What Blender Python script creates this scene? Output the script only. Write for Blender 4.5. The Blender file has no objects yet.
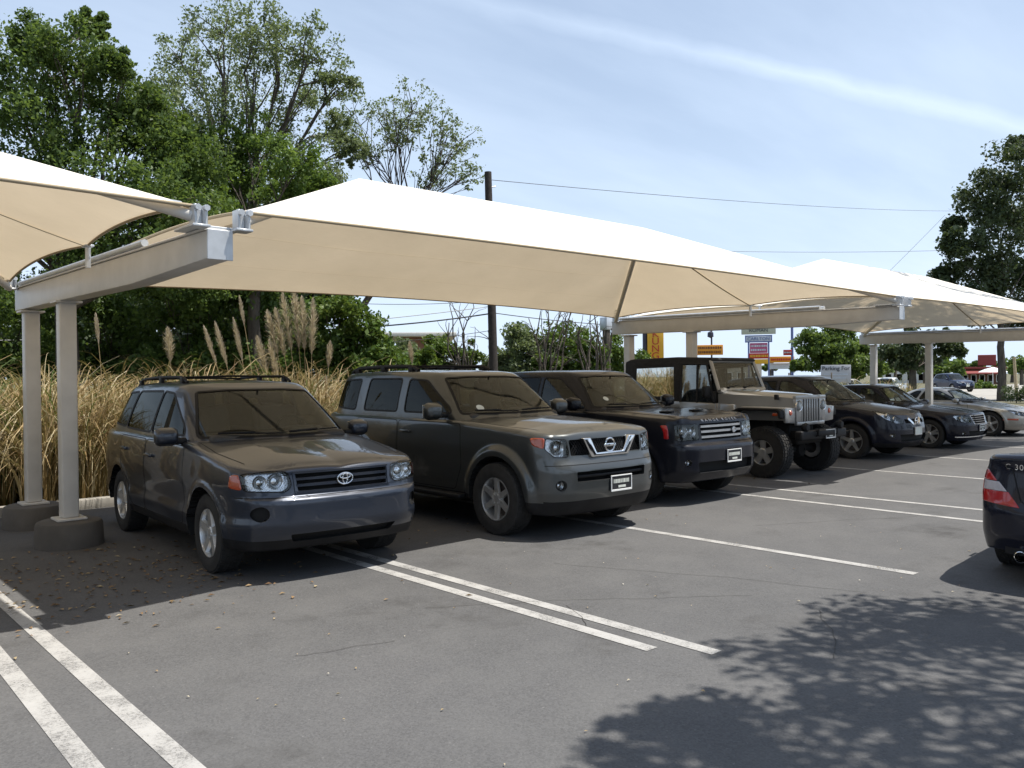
import bpy, bmesh, math, random
import numpy as np
from mathutils import Vector, Matrix
from mathutils.bvhtree import BVHTree

random.seed(7); rng = np.random.default_rng(11)
SC = bpy.context.scene
COL = SC.collection
PI = math.pi

# ------------------------------------------------------------------ camera
FPX, CAMH = 841.0, 1.68
def _n(v): return v / np.linalg.norm(v)
_v1 = _n(np.array([-239 - 512, 385 - 384, FPX])); _v2 = np.array([1455 - 512, 368 - 384, FPX])
_x = _n(_v2 - _v1 * (_v2 @ _v1)); _z = np.cross(_x, _v1)
if _z[1] > 0: _z = -_z
RW = np.stack([_x, _v1, _z])                       # rows: world axes in camera (right, down, forward)
cd = bpy.data.cameras.new('camera'); cam = bpy.data.objects.new('camera', cd); COL.objects.link(cam)
right, down, fwd = RW[:, 0], RW[:, 1], RW[:, 2]
m = Matrix(((right[0], -down[0], -fwd[0], 0), (right[1], -down[1], -fwd[1], 0), (right[2], -down[2], -fwd[2], CAMH), (0, 0, 0, 1)))
cam.matrix_world = m
cd.sensor_width = 36; cd.lens = FPX / 1024 * 36; cd.clip_end = 3000; cd.clip_start = 0.05
SC.camera = cam

# ------------------------------------------------------------------ sky and sun
SUN = Vector((0.27, -0.30, 1.0)).normalized()
w = bpy.data.worlds.new('World'); SC.world = w; w.use_nodes = True
nt = w.node_tree; nt.nodes.clear()
out = nt.nodes.new('ShaderNodeOutputWorld'); bg = nt.nodes.new('ShaderNodeBackground')
sky = nt.nodes.new('ShaderNodeTexSky'); sky.sky_type = 'NISHITA'; sky.sun_disc = False
sky.sun_elevation = math.asin(SUN.z); sky.sun_rotation = math.atan2(SUN.x, SUN.y)
sky.air_density = 1.0; sky.dust_density = 1.0; sky.ozone_density = 1.5
SKY_STRENGTH = 0.102
bg.inputs['Strength'].default_value = SKY_STRENGTH
# thin cirrus and one contrail, laid out by direction
tc = nt.nodes.new('ShaderNodeTexCoord'); sep = nt.nodes.new('ShaderNodeSeparateXYZ')
nt.links.new(tc.outputs['Generated'], sep.inputs[0])
def wm(op, a, b=None):
    n = nt.nodes.new('ShaderNodeMath'); n.operation = op
    for i, v in enumerate((a, b)):
        if v is None: continue
        if isinstance(v, (int, float)): n.inputs[i].default_value = v
        else: nt.links.new(v, n.inputs[i])
    return n.outputs[0]
zc = wm('MAXIMUM', sep.outputs[2], 0.03); zc = wm('ADD', zc, 0.12)
comb = nt.nodes.new('ShaderNodeCombineXYZ')
nt.links.new(wm('DIVIDE', sep.outputs[0], zc), comb.inputs[0]); nt.links.new(wm('DIVIDE', sep.outputs[1], zc), comb.inputs[1])
mp = nt.nodes.new('ShaderNodeMapping'); nt.links.new(comb.outputs[0], mp.inputs[0])
mp.inputs['Rotation'].default_value = (0, 0, math.radians(35)); mp.inputs['Scale'].default_value = (0.35, 1.1, 1)
nz = nt.nodes.new('ShaderNodeTexNoise'); nt.links.new(mp.outputs[0], nz.inputs['Vector'])
nz.inputs['Scale'].default_value = 1.3; nz.inputs['Detail'].default_value = 7; nz.inputs['Roughness'].default_value = 0.55
rp = nt.nodes.new('ShaderNodeValToRGB'); nt.links.new(nz.outputs['Fac'], rp.inputs[0])
rp.color_ramp.elements[0].position = 0.40; rp.color_ramp.elements[1].position = 0.74
rp.color_ramp.elements[0].color = (0.34, 0.34, 0.34, 1); rp.color_ramp.elements[1].color = (0.66, 0.66, 0.66, 1)
def at(px, py, depth):
    """world point seen at a pixel of the photograph, at a depth along the view axis"""
    d = RW @ np.array([px - 512, py - 384, FPX]) / FPX
    return Vector((d[0] * depth, d[1] * depth, CAMH + d[2] * depth))
# contrail: great circle through two directions
da = (at(600, 30, 1) - Vector((0, 0, CAMH))).normalized(); db = (at(1000, 122, 1) - Vector((0, 0, CAMH))).normalized()
pn = da.cross(db).normalized()
dt = nt.nodes.new('ShaderNodeVectorMath'); dt.operation = 'DOT_PRODUCT'; nt.links.new(tc.outputs['Generated'], dt.inputs[0]); dt.inputs[1].default_value = pn
nz2 = nt.nodes.new('ShaderNodeTexNoise'); nt.links.new(tc.outputs['Generated'], nz2.inputs['Vector']); nz2.inputs['Scale'].default_value = 14; nz2.inputs['Detail'].default_value = 4
wob = wm('MULTIPLY', wm('SUBTRACT', nz2.outputs['Fac'], 0.5), 0.02)
off = wm('ABSOLUTE', wm('ADD', dt.outputs['Value'], wob))
trail = wm('MAXIMUM', wm('SUBTRACT', 1.0, wm('DIVIDE', off, 0.014)), 0.0)
d2 = nt.nodes.new('ShaderNodeVectorMath'); d2.operation = 'DOT_PRODUCT'; nt.links.new(tc.outputs['Generated'], d2.inputs[0]); d2.inputs[1].default_value = db
fade = wm('MAXIMUM', wm('SUBTRACT', wm('MULTIPLY', d2.outputs['Value'], 4.0), 3.0), 0.0)
trail = wm('MULTIPLY', wm('MULTIPLY', trail, fade), 0.30)
# paler towards the horizon, where the cirrus lies deepest
hz = wm('POWER', wm('SUBTRACT', 1.0, wm('MINIMUM', wm('MAXIMUM', sep.outputs[2], 0.0), 1.0)), 5.0)
fac = wm('MINIMUM', wm('ADD', wm('ADD', rp.outputs[0], trail), wm('MULTIPLY', hz, 0.75)), 0.9)
mx = nt.nodes.new('ShaderNodeMix'); mx.data_type = 'RGBA'
nt.links.new(fac, mx.inputs['Factor']); nt.links.new(sky.outputs[0], mx.inputs['A'])
mx.inputs['B'].default_value = (6.2, 7.4, 9.1, 1)
nt.links.new(mx.outputs['Result'], bg.inputs['Color']); nt.links.new(bg.outputs[0], out.inputs[0])

sl = bpy.data.lights.new('sun', 'SUN'); sl.energy = 5.0; sl.angle = math.radians(0.53); sl.color = (1.0, 0.955, 0.88)
so = bpy.data.objects.new('sun', sl); COL.objects.link(so); so.rotation_euler = (-SUN).to_track_quat('-Z', 'Y').to_euler(); so.location = (0, 0, 30)
vs = SC.view_settings
vs.view_transform = 'Standard'; vs.look = 'None'; vs.gamma = 1; vs.use_curve_mapping = False; vs.exposure = 0.40
SC.cycles.max_bounces = 8; SC.cycles.transparent_max_bounces = 16
SC.cycles.sample_clamp_indirect = 6.0

# ------------------------------------------------------------------ materials
class NG:
    """small helper round a material's node tree"""
    def __init__(s, name):
        s.m = bpy.data.materials.new(name); s.m.use_nodes = True; s.t = s.m.node_tree; s.t.nodes.clear()
        s.o = s.t.nodes.new('ShaderNodeOutputMaterial')
    def n(s, typ, **kw):
        nd = s.t.nodes.new('ShaderNode' + typ)
        for k, v in kw.items():
            if hasattr(nd, k): setattr(nd, k, v)
        return nd
    def l(s, a, b): s.t.links.new(a, b)
    def mix(s, fac, a, b, blend='MIX'):
        nd = s.t.nodes.new('ShaderNodeMix'); nd.data_type = 'RGBA'; nd.blend_type = blend
        for key, v in (('Factor', fac), ('A', a), ('B', b)):
            if isinstance(v, (int, float)): nd.inputs[key].default_value = v
            elif isinstance(v, (tuple, list)): nd.inputs[key].default_value = (*v[:3], 1)
            else: s.l(v, nd.inputs[key])
        return nd.outputs['Result']
    def math(s, op, a, b=None):
        nd = s.t.nodes.new('ShaderNodeMath'); nd.operation = op
        for i, v in enumerate((a, b)):
            if v is None: continue
            if isinstance(v, (int, float)): nd.inputs[i].default_value = v
            else: s.l(v, nd.inputs[i])
        return nd.outputs[0]
    def noise(s, scale, detail=4, rough=0.55, coord='Object', stretch=None):
        tcn = s.n('TexCoord'); nd = s.n('TexNoise'); src = tcn.outputs[coord]
        if stretch:
            mpn = s.n('Mapping'); mpn.inputs['Scale'].default_value = stretch; s.l(src, mpn.inputs[0]); src = mpn.outputs[0]
        s.l(src, nd.inputs['Vector']); nd.inputs['Scale'].default_value = scale; nd.inputs['Detail'].default_value = detail; nd.inputs['Roughness'].default_value = rough
        return nd.outputs['Fac']
    def ramp(s, v, stops):
        nd = s.n('ValToRGB'); s.l(v, nd.inputs[0]); e = nd.color_ramp.elements
        while len(e) < len(stops): e.new(0.5)
        for el, (p, c) in zip(e, stops): el.position = p; el.color = (*c[:3], 1) if isinstance(c, (tuple, list)) else (c, c, c, 1)
        return nd.outputs[0]
    def bsdf(s, color, rough=0.6, metal=0.0, coat=0.0, coat_rough=0.03, spec=0.5, bump=None, bump_s=0.2, bump_d=0.01):
        b = s.n('BsdfPrincipled')
        def put(k, v):
            if isinstance(v, (int, float)): b.inputs[k].default_value = v
            elif isinstance(v, (tuple, list)): b.inputs[k].default_value = (*v[:3], 1)
            else: s.l(v, b.inputs[k])
        put('Base Color', color); put('Roughness', rough); put('Metallic', metal); put('Coat Weight', coat); put('Coat Roughness', coat_rough); put('Specular IOR Level', spec)
        if bump is not None:
            bp = s.n('Bump'); bp.inputs['Strength'].default_value = bump_s; bp.inputs['Distance'].default_value = bump_d; s.l(bump, bp.inputs['Height']); s.l(bp.outputs[0], b.inputs['Normal'])
        s.l(b.outputs[0], s.o.inputs[0]); return b

MATS = {}
def simple(name, color, rough=0.6, metal=0.0, coat=0.0, vary=0.12, scale=8.0, spec=0.5, bump_s=0.0):
    if name in MATS: return MATS[name]
    g = NG(name); nz = g.noise(scale, 5)
    lo = tuple(c * (1 - vary) for c in color); hi = tuple(min(1, c * (1 + vary)) for c in color)
    g.bsdf(g.ramp(nz, [(0.3, lo), (0.7, hi)]), rough, metal, coat, spec=spec, bump=nz if bump_s else None, bump_s=bump_s)
    MATS[name] = g.m; return g.m

def paint(name, color, metal=0.55, rough=0.34, dust=0.10, coat=1.0, spec=0.5):
    g = NG(name)
    fl = g.noise(900, 1); base = g.mix(fl, tuple(c * 0.8 for c in color), tuple(min(1, c * 1.25) for c in color))
    geo = g.n('NewGeometry'); sp = g.n('SeparateXYZ'); g.l(geo.outputs['Normal'], sp.inputs[0])
    up = g.math('MULTIPLY', g.math('MAXIMUM', sp.outputs[2], 0.0), g.ramp(g.noise(5, 6), [(0.3, 0.35), (0.75, 1.0)]))
    tcn = g.n('TexCoord'); s2 = g.n('SeparateXYZ'); g.l(tcn.outputs['Object'], s2.inputs[0])
    road = g.math('MULTIPLY', g.math('MAXIMUM', g.math('SUBTRACT', 1.0, g.math('MULTIPLY', s2.outputs[2], 1.8)), 0.0), g.ramp(g.noise(3.5, 6), [(0.35, 0.3), (0.7, 1.0)]))
    df = g.math('ADD', g.math('MULTIPLY', up, dust), g.math('MULTIPLY', road, dust * .45))
    colr = g.mix(df, base, (0.26, 0.22, 0.17))
    ro = g.math('ADD', rough, g.math('MULTIPLY', df, 0.4))
    b = g.bsdf(colr, ro, metal, coat, spec=spec)
    g.l(g.math('ADD', 0.025, g.math('MULTIPLY', df, 0.35)), b.inputs['Coat Roughness'])
    return g.m

def glass(name, tint, refl=1.0, film=.012):
    g = NG(name); tr = g.n('BsdfTransparent'); tr.inputs[0].default_value = (*tint, 1)
    gl = g.n('BsdfGlossy'); gl.inputs['Roughness'].default_value = 0.015; gl.inputs[0].default_value = (0.92, 0.95, 0.91, 1)
    fr = g.n('Fresnel'); fr.inputs[0].default_value = 1.62
    ms = g.n('MixShader'); g.l(g.math('MINIMUM', g.math('MULTIPLY', fr.outputs[0], refl), 1.0), ms.inputs[0]); g.l(tr.outputs[0], ms.inputs[1]); g.l(gl.outputs[0], ms.inputs[2])
    # a film of dust on the pane
    di = g.n('BsdfDiffuse'); di.inputs[0].default_value = (0.34, 0.31, 0.25, 1)
    m2 = g.n('MixShader'); g.l(g.math('MULTIPLY', g.ramp(g.noise(4, 6), [(0.3, 0.4), (0.8, 1.0)]), film), m2.inputs[0]); g.l(ms.outputs[0], m2.inputs[1]); g.l(di.outputs[0], m2.inputs[2])
    g.l(m2.outputs[0], g.o.inputs[0]); return g.m

M = {}
M['windshield'] = glass('windshield_glass', (0.80, 0.83, 0.79), .85, .016)
M['tint'] = glass('tinted_glass', (0.08, 0.085, 0.08), .42, .006)
M['sideglass'] = glass('side_glass', (0.42, 0.46, 0.42), .75, .012)
M['lens'] = glass('lens_glass', (0.94, 0.95, 0.96), 0.9)
M['black'] = simple('black_plastic', (0.010, 0.010, 0.011), 0.55, vary=0.2, spec=0.25)
M['rubber'] = simple('tyre_rubber', (0.018, 0.017, 0.016), 0.85, vary=0.35, scale=14, bump_s=0.15)
M['cavity'] = simple('dark_cavity', (0.006, 0.006, 0.006), 0.9)
M['interior'] = simple('interior_trim', (0.03, 0.03, 0.03), 0.8)
M['seat'] = simple('seat_fabric', (0.085, 0.080, 0.074), 0.9, scale=20)
M['dash'] = simple('dash_vinyl', (0.030, 0.029, 0.028), 0.6)
M['chrome'] = simple('chrome', (0.78, 0.79, 0.80), 0.10, 1.0, vary=0.03)
M['alloy'] = simple('alloy', (0.66, 0.66, 0.65), 0.30, 0.8, vary=0.12)
M['reflector'] = simple('lamp_reflector', (0.72, 0.74, 0.77), 0.16, 0.95, vary=0.1, scale=60, bump_s=0.6)
M['disc'] = simple('brake_disc', (0.10, 0.09, 0.085), 0.5, 0.7)
M['amber'] = simple('amber_lens', (0.36, 0.055, 0.015), 0.18, coat=1.0, vary=0.1, scale=50)
M['red'] = simple('red_lens', (0.42, 0.012, 0.014), 0.15, coat=1.0, vary=0.1, scale=50)
M['clear'] = simple('pale_lens', (0.50, 0.45, 0.44), 0.15, coat=1.0, vary=0.08, scale=50)
M['white'] = simple('white_enamel', (0.74, 0.74, 0.72), 0.45, vary=0.05)
M['paper'] = simple('paper', (0.62, 0.64, 0.58), 0.9)
M['plate'] = simple('plate_black', (0.02, 0.02, 0.022), 0.5)

# ------------------------------------------------------------------ object helpers
def link(name, me, mats, parent=None, smooth=True, loc=None):
    for mm in (mats if isinstance(mats, (list, tuple)) else [mats]): me.materials.append(mm)
    if smooth: me.polygons.foreach_set('use_smooth', np.ones(len(me.polygons), bool))
    me.update()
    o = bpy.data.objects.new(name, me); COL.objects.link(o)
    if parent is not None: o.parent = parent
    if loc is not None: o.location = loc
    return o
def from_bm(name, bm, mats, parent=None, smooth=False, loc=None, angle=None):
    me = bpy.data.meshes.new(name); bm.normal_update(); bm.to_mesh(me); bm.free()
    o = link(name, me, mats, parent, smooth or angle is not None, loc)
    if angle is not None:
        me.set_sharp_from_angle(angle=math.radians(angle))
    return o
def from_vf(name, v, f, mats, parent=None, smooth=False, loc=None):
    me = bpy.data.meshes.new(name); me.from_pydata([tuple(p) for p in v], [], [tuple(q) for q in f]); me.validate()
    return link(name, me, mats, parent, smooth, loc)
def quads_obj(name, V, mats, parent=None, attr=None, smooth=False, uvs=None):
    """V: (n,4,3) array of separate quads"""
    n = len(V); me = bpy.data.meshes.new(name)
    me.vertices.add(n * 4); me.vertices.foreach_set('co', np.ascontiguousarray(V, dtype=np.float32).ravel())
    me.loops.add(n * 4); me.loops.foreach_set('vertex_index', np.arange(n * 4, dtype=np.int32))
    me.polygons.add(n); me.polygons.foreach_set('loop_start', np.arange(0, n * 4, 4, dtype=np.int32))
    me.update(calc_edges=True)
    if attr is not None:
        a = me.attributes.new('tint', 'FLOAT', 'FACE'); a.data.foreach_set('value', np.asarray(attr, dtype=np.float32))
    return link(name, me, mats, parent, smooth)
def tag(o, label=None, cat=None, group=None, kind=None):
    if label: o['label'] = label
    if cat: o['category'] = cat
    if group: o['group'] = group
    if kind: o['kind'] = kind
    return o
def thing(name, label, cat, loc=(0, 0, 0), rz=0.0, group=None):
    o = bpy.data.objects.new(name, None); COL.objects.link(o); o.location = loc; o.rotation_euler = (0, 0, rz); o.empty_display_size = 0.2
    return tag(o, label, cat, group)
def bm_box(bm, c, s, bev=0.0, seg=2, rot=None):
    r = bmesh.ops.create_cube(bm, size=1.0); vs_ = r['verts']
    bmesh.ops.scale(bm, verts=vs_, vec=s)
    if bev > 0:
        es = list({e for v in vs_ for e in v.link_edges})
        rr = bmesh.ops.bevel(bm, geom=es, offset=min(bev, min(s) * 0.49), segments=seg, affect='EDGES', profile=0.5)
        vs_ = list({v for f in rr['faces'] for v in f.verts} | {v for v in vs_ if v.is_valid})
        # collect the whole island
        seen = set(vs_); st = list(vs_)
        while st:
            v = st.pop()
            for e in v.link_edges:
                o = e.other_vert(v)
                if o not in seen: seen.add(o); st.append(o)
        vs_ = list(seen)
    if rot is not None: bmesh.ops.rotate(bm, verts=vs_, matrix=rot)
    bmesh.ops.translate(bm, verts=vs_, vec=c)
    return vs_
def bm_prism(bm, poly, axis, a, b, bev=0.0, seg=2):
    """extrude a 2D polygon along an axis from a to b; axis 'x': poly in (y,z), 'y': (x,z), 'z': (x,y)"""
    def P(p, t): return (t, p[0], p[1]) if axis == 'x' else ((p[0], t, p[1]) if axis == 'y' else (p[0], p[1], t))
    va = [bm.verts.new(P(p, a)) for p in poly]; vb = [bm.verts.new(P(p, b)) for p in poly]; n = len(poly)
    fs = [bm.faces.new(va), bm.faces.new(vb[::-1])] + [bm.faces.new((va[i], vb[i], vb[(i + 1) % n], va[(i + 1) % n])) for i in range(n)]
    bmesh.ops.recalc_face_normals(bm, faces=fs)
    if bev:
        es = list({e for f in fs for e in f.edges}); bmesh.ops.bevel(bm, geom=es, offset=bev, segments=seg, affect='EDGES', profile=0.5)
def bm_tube(bm, pts, rad, n=8, caps=True):
    pts = [Vector(p) for p in pts]; rads = rad if isinstance(rad, (list, tuple, np.ndarray)) else [rad] * len(pts)
    rings = []; up = Vector((0, 0, 1)); prev = None
    for i, p in enumerate(pts):
        t = (pts[min(i + 1, len(pts) - 1)] - pts[max(i - 1, 0)]).normalized()
        if prev is None: u = t.cross(up if abs(t.z) < 0.95 else Vector((1, 0, 0))).normalized()
        else: u = (prev - t * prev.dot(t)).normalized()
        prev = u; v = t.cross(u)
        rings.append([bm.verts.new(p + (u * math.cos(2 * PI * k / n) + v * math.sin(2 * PI * k / n)) * rads[i]) for k in range(n)])
    for a, b in zip(rings, rings[1:]):
        for k in range(n): bm.faces.new((a[k], a[(k + 1) % n], b[(k + 1) % n], b[k]))
    if caps:
        bm.faces.new(rings[0][::-1]); bm.faces.new(rings[-1])
def bm_lathe(bm, prof, n=40, axis='x', c=(0, 0, 0), closed=False, mi=0):
    rings = []; cx, cy, cz = c
    for a, r in prof:
        ring = []
        for k in range(n):
            t = 2 * PI * k / n; s_, c_ = math.sin(t) * r, math.cos(t) * r
            ring.append(bm.verts.new((cx + a, cy + s_, cz + c_) if axis == 'x' else ((cx + s_, cy + a, cz + c_) if axis == 'y' else (cx + s_, cy + c_, cz + a))))
        rings.append(ring)
    fs = []
    prs = list(zip(rings, rings[1:])) + ([(rings[-1], rings[0])] if closed else [])
    for a, b in prs:
        for k in range(n): fs.append(bm.faces.new((a[k], a[(k + 1) % n], b[(k + 1) % n], b[k])))
    for f in fs: f.material_index = mi
    bmesh.ops.recalc_face_normals(bm, faces=fs)
    return rings
def text_me(s, size, extrude=0.002, align='CENTER', space=1.0):
    cu = bpy.data.curves.new('lettering', 'FONT'); cu.body = s; cu.size = size; cu.extrude = extrude; cu.align_x = align; cu.align_y = 'CENTER'; cu.space_character = space
    o = bpy.data.objects.new('lettering', cu); COL.objects.link(o)
    me = bpy.data.meshes.new_from_object(o); bpy.data.objects.remove(o); bpy.data.curves.remove(cu)
    me.materials.clear()
    return me
def pchip(pts):
    x = np.array([p[0] for p in pts], float); y = np.array([p[1] for p in pts], float); h = np.diff(x); d = np.diff(y) / h; n = len(x); mm = np.zeros(n)
    if n == 2: mm[:] = d[0]
    else:
        for i in range(1, n - 1):
            if d[i - 1] * d[i] > 0:
                w1, w2 = 2 * h[i] + h[i - 1], h[i] + 2 * h[i - 1]; mm[i] = (w1 + w2) / (w1 / d[i - 1] + w2 / d[i])
        mm[0], mm[-1] = d[0], d[-1]
    def f(q):
        q = np.clip(np.asarray(q, float), x[0], x[-1]); i = np.clip(np.searchsorted(x, q) - 1, 0, n - 2); t = (q - x[i]) / h[i]
        return ((1 + 2 * t) * (1 - t) ** 2) * y[i] + t * (1 - t) ** 2 * h[i] * mm[i] + t * t * (3 - 2 * t) * y[i + 1] + t * t * (t - 1) * h[i] * mm[i + 1]
    return f
def smooth_path(pts, step=0.05, counts=None):
    """half outline from the front centre line to the rear centre line, mirrored at its ends"""
    p = np.array(pts, float); q = np.vstack([[-p[1, 0], p[1, 1]], p, [-p[-2, 0], p[-2, 1]]]); res = []; cs = []
    for i in range(1, len(q) - 2):
        a, b, c, d = q[i - 1], q[i], q[i + 1], q[i + 2]
        t0, t1, t2 = np.linalg.norm(b - a), np.linalg.norm(c - b), np.linalg.norm(d - c)
        m1 = ((b - a) / t0 * t1 + (c - b) / t1 * t0) / (t0 + t1) * t1; m2 = ((c - b) / t1 * t2 + (d - c) / t2 * t1) / (t1 + t2) * t1
        k = counts[i - 1] if counts else max(3, int(math.ceil(t1 / step))); cs.append(k)
        for j in range(k):
            t = j / k; res.append((1 + 2 * t) * (1 - t) ** 2 * b + t * (1 - t) ** 2 * m1 + t * t * (3 - 2 * t) * c + t * t * (t - 1) * m2)
    res.append(p[-1]); return np.array(res), cs
# ------------------------------------------------------------------ cars: a lofted shell that is cut into panels, lamps and panes
def in_poly(pt, poly):
    x, y = pt; c = False; n = len(poly); j = n - 1
    for i in range(n):
        xi, yi = poly[i]; xj, yj = poly[j]
        if (yi > y) != (yj > y) and x < (xj - xi) * (y - yi) / (yj - yi) + xi: c = not c
        j = i
    return c
def round_poly(poly, r, k=4):
    """round the corners of a polygon"""
    n = len(poly); o = []
    for i in range(n):
        p0, p1, p2 = Vector(poly[i - 1]), Vector(poly[i]), Vector(poly[(i + 1) % n])
        a = (p0 - p1); b = (p2 - p1); ra = min(r, a.length * 0.45, b.length * 0.45); a = p1 + a.normalized() * ra; b = p1 + b.normalized() * ra
        for j in range(k + 1):
            t = j / k; o.append(tuple((1 - t) ** 2 * a + 2 * t * (1 - t) * p1 + t * t * b))
    return o
def circle_poly(c, r, n=24): return [(c[0] + r * math.cos(2 * PI * k / n), c[1] + r * math.sin(2 * PI * k / n)) for k in range(n)]
def mirx(poly): return [(-a, b) for a, b in poly][::-1]

def faces_in(bm, poly, axis, cond):
    """cut the faces that satisfy cond along the polygon's edges and return those inside it"""
    pj = (lambda c: (c.y, c.z)) if axis == 'x' else (lambda c: (c.x, c.z))
    xs = [p[0] for p in poly]; ys = [p[1] for p in poly]; b0, b1, b2, b3 = min(xs) - .14, max(xs) + .14, min(ys) - .14, max(ys) + .14
    cand = []
    for f in bm.faces:
        if not cond(f): continue
        p = pj(f.calc_center_median())
        if b0 < p[0] < b1 and b2 < p[1] < b3: cand.append(f)
    n = len(poly)
    for i in range(n):
        a, b = poly[i], poly[(i + 1) % n]; dx, dy = b[0] - a[0], b[1] - a[1]
        if abs(dx) + abs(dy) < 1e-6: continue
        co, no = ((0, a[0], a[1]), (0, -dy, dx)) if axis == 'x' else ((a[0], 0, a[1]), (-dy, 0, dx))
        ge = set()
        # only faces near this edge need the cut
        ex0, ex1, ey0, ey1 = min(a[0], b[0]) - .1, max(a[0], b[0]) + .1, min(a[1], b[1]) - .1, max(a[1], b[1]) + .1
        near = []; far = []
        for f in cand:
            q = pj(f.calc_center_median()); (near if ex0 < q[0] < ex1 and ey0 < q[1] < ey1 else far).append(f)
        if not near: continue
        for f in near: ge.add(f); ge.update(f.edges); ge.update(f.verts)
        r = bmesh.ops.bisect_plane(bm, geom=list(ge), dist=1e-5, plane_co=co, plane_no=no)
        cand = [g for g in r['geom'] if isinstance(g, bmesh.types.BMFace)] + [f for f in far if f.is_valid]
        cand = list(set(cand))
    return [f for f in cand if in_poly(pj(f.calc_center_median()), poly)]
def copy_faces(faces):
    idx = {}; v = []; nn = []; fs = []
    for f in faces:
        r = []
        for vt in f.verts:
            if vt not in idx: idx[vt] = len(v); v.append(vt.co.copy()); nn.append(vt.normal.copy())
            r.append(idx[vt])
        fs.append(r)
    cnt = {}
    for f in fs:
        for a, b in zip(f, f[1:] + f[:1]): cnt[(a, b)] = 1
    bnd = [(a, b) for a, b in cnt if (b, a) not in cnt]
    return v, nn, fs, bnd
def open_hole(bm, faces, vec, mi, close=False):
    """remove faces and line the hole's edge inwards"""
    fs = set(faces); ed = [e for f in faces for e in f.edges if sum(1 for q in e.link_faces if q in fs) == 1]; ed = list(set(ed))
    bmesh.ops.delete(bm, geom=list(fs), context='FACES')
    ed = [e for e in ed if e.is_valid and len(e.link_faces) == 1]
    if not ed: return
    # a separate rim of vertices keeps the paint's shading crisp at the hole
    vm = {}
    for e in ed:
        for v in e.verts:
            if v not in vm: vm[v] = (bm.verts.new(v.co), bm.verts.new(v.co + Vector(vec)))
    for e in ed:
        a, b = e.verts; f = bm.faces.new((vm[a][0], vm[b][0], vm[b][1], vm[a][1])); f.material_index = mi; f.smooth = True
def piece(name, data, mats, parent, off=0.0, skirt=0.0, vec=None, smooth=True):
    v, nn, fs, bnd = data
    v2 = [p + n * off for p, n in zip(v, nn)]
    if vec is not None: v2 = [p + Vector(vec) for p in v2]
    f2 = [list(f) for f in fs]
    if skirt:
        mp_ = {}
        for a, b in bnd:
            for k in (a, b):
                if k not in mp_: mp_[k] = len(v2); v2.append(v2[k] - nn[k] * skirt)
        f2 += [[b, a, mp_[a], mp_[b]] for a, b in bnd]
    return from_vf(name, v2, f2, mats, parent, smooth)
def loop_pts(data):
    v, nn, fs, bnd = data; nx_ = {a: b for a, b in bnd}
    if not nx_: return []
    s = next(iter(nx_)); o = [s]; c = nx_[s]
    while c != s and c in nx_ and len(o) < 5000: o.append(c); c = nx_[c]
    return [(v[k], nn[k]) for k in o]
def ribbon(bm, pn, wd, lift=0.0015, closed=False):
    n = len(pn); rows = []
    for i, (p, nr) in enumerate(pn):
        a = pn[(i - 1) % n][0] if closed or i > 0 else p; b = pn[(i + 1) % n][0] if closed or i < n - 1 else p
        t = (b - a)
        if t.length < 1e-7: t = Vector((0, 1, 0))
        s = nr.cross(t.normalized()); s = s.normalized() if s.length > 1e-6 else Vector((0, 0, 1))
        rows.append((bm.verts.new(p + nr * lift - s * wd / 2), bm.verts.new(p + nr * (lift + 0.0006)), bm.verts.new(p + nr * lift + s * wd / 2)))
    for i in range(n if closed else n - 1):
        a, b = rows[i], rows[(i + 1) % n]
        bm.faces.new((a[0], a[1], b[1], b[0])); bm.faces.new((a[1], a[2], b[2], b[1]))
def resample(pl, step=0.03):
    o = []
    for (a, b) in zip(pl, pl[1:]):
        k = max(1, int(math.hypot(b[0] - a[0], b[1] - a[1]) / step))
        o += [(a[0] + (b[0] - a[0]) * j / k, a[1] + (b[1] - a[1]) * j / k) for j in range(k)]
    return o + [pl[-1]]
def project(bvh, axis, a, b, side=1):
    if axis == 'x': r = bvh.ray_cast(Vector((3 * side, a, b)), Vector((-side, 0, 0)))
    elif axis == 'y': r = bvh.ray_cast(Vector((a, -3 * side if side > 0 else 9, b)), Vector((0, side, 0)))
    else: r = bvh.ray_cast(Vector((a, b, 4)), Vector((0, 0, -1)))
    return (r[0], r[1]) if r[0] is not None else None
def project_line(bvh, axis, pl, side=1):
    return [q for q in (project(bvh, axis, a, b, side) for a, b in resample(pl)) if q]
def surf_bar(bm, bvh, axis, pl, hgt, dep, out, side=1, inset=0.02):
    """a bar of rectangular section that follows the shell (pl in the projection's plane), standing out by `out`"""
    q = project_line(bvh, axis, pl, side); rows = []
    ax = Vector((0, side, 0)) if axis == 'y' else (Vector((-side, 0, 0)) if axis == 'x' else Vector((0, 0, -1)))
    up = Vector((0, 0, 1)) if axis != 'z' else None
    for i, (p, nr) in enumerate(q):
        t = (q[min(i + 1, len(q) - 1)][0] - q[max(i - 1, 0)][0]).normalized()
        u = (ax.cross(t)).normalized(); c = p - ax * out
        rows.append([bm.verts.new(c + u * hgt / 2 + ax * dep), bm.verts.new(c + u * hgt * 0.42), bm.verts.new(c - u * hgt * 0.42), bm.verts.new(c - u * hgt / 2 + ax * dep)])
    fs = []
    for a, b in zip(rows, rows[1:]):
        for k in range(4): fs.append(bm.faces.new((a[k], a[(k + 1) % 4], b[(k + 1) % 4], b[k])))
    if rows: fs += [bm.faces.new(rows[0]), bm.faces.new(rows[-1][::-1])]
    bmesh.ops.recalc_face_normals(bm, faces=fs)

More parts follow.
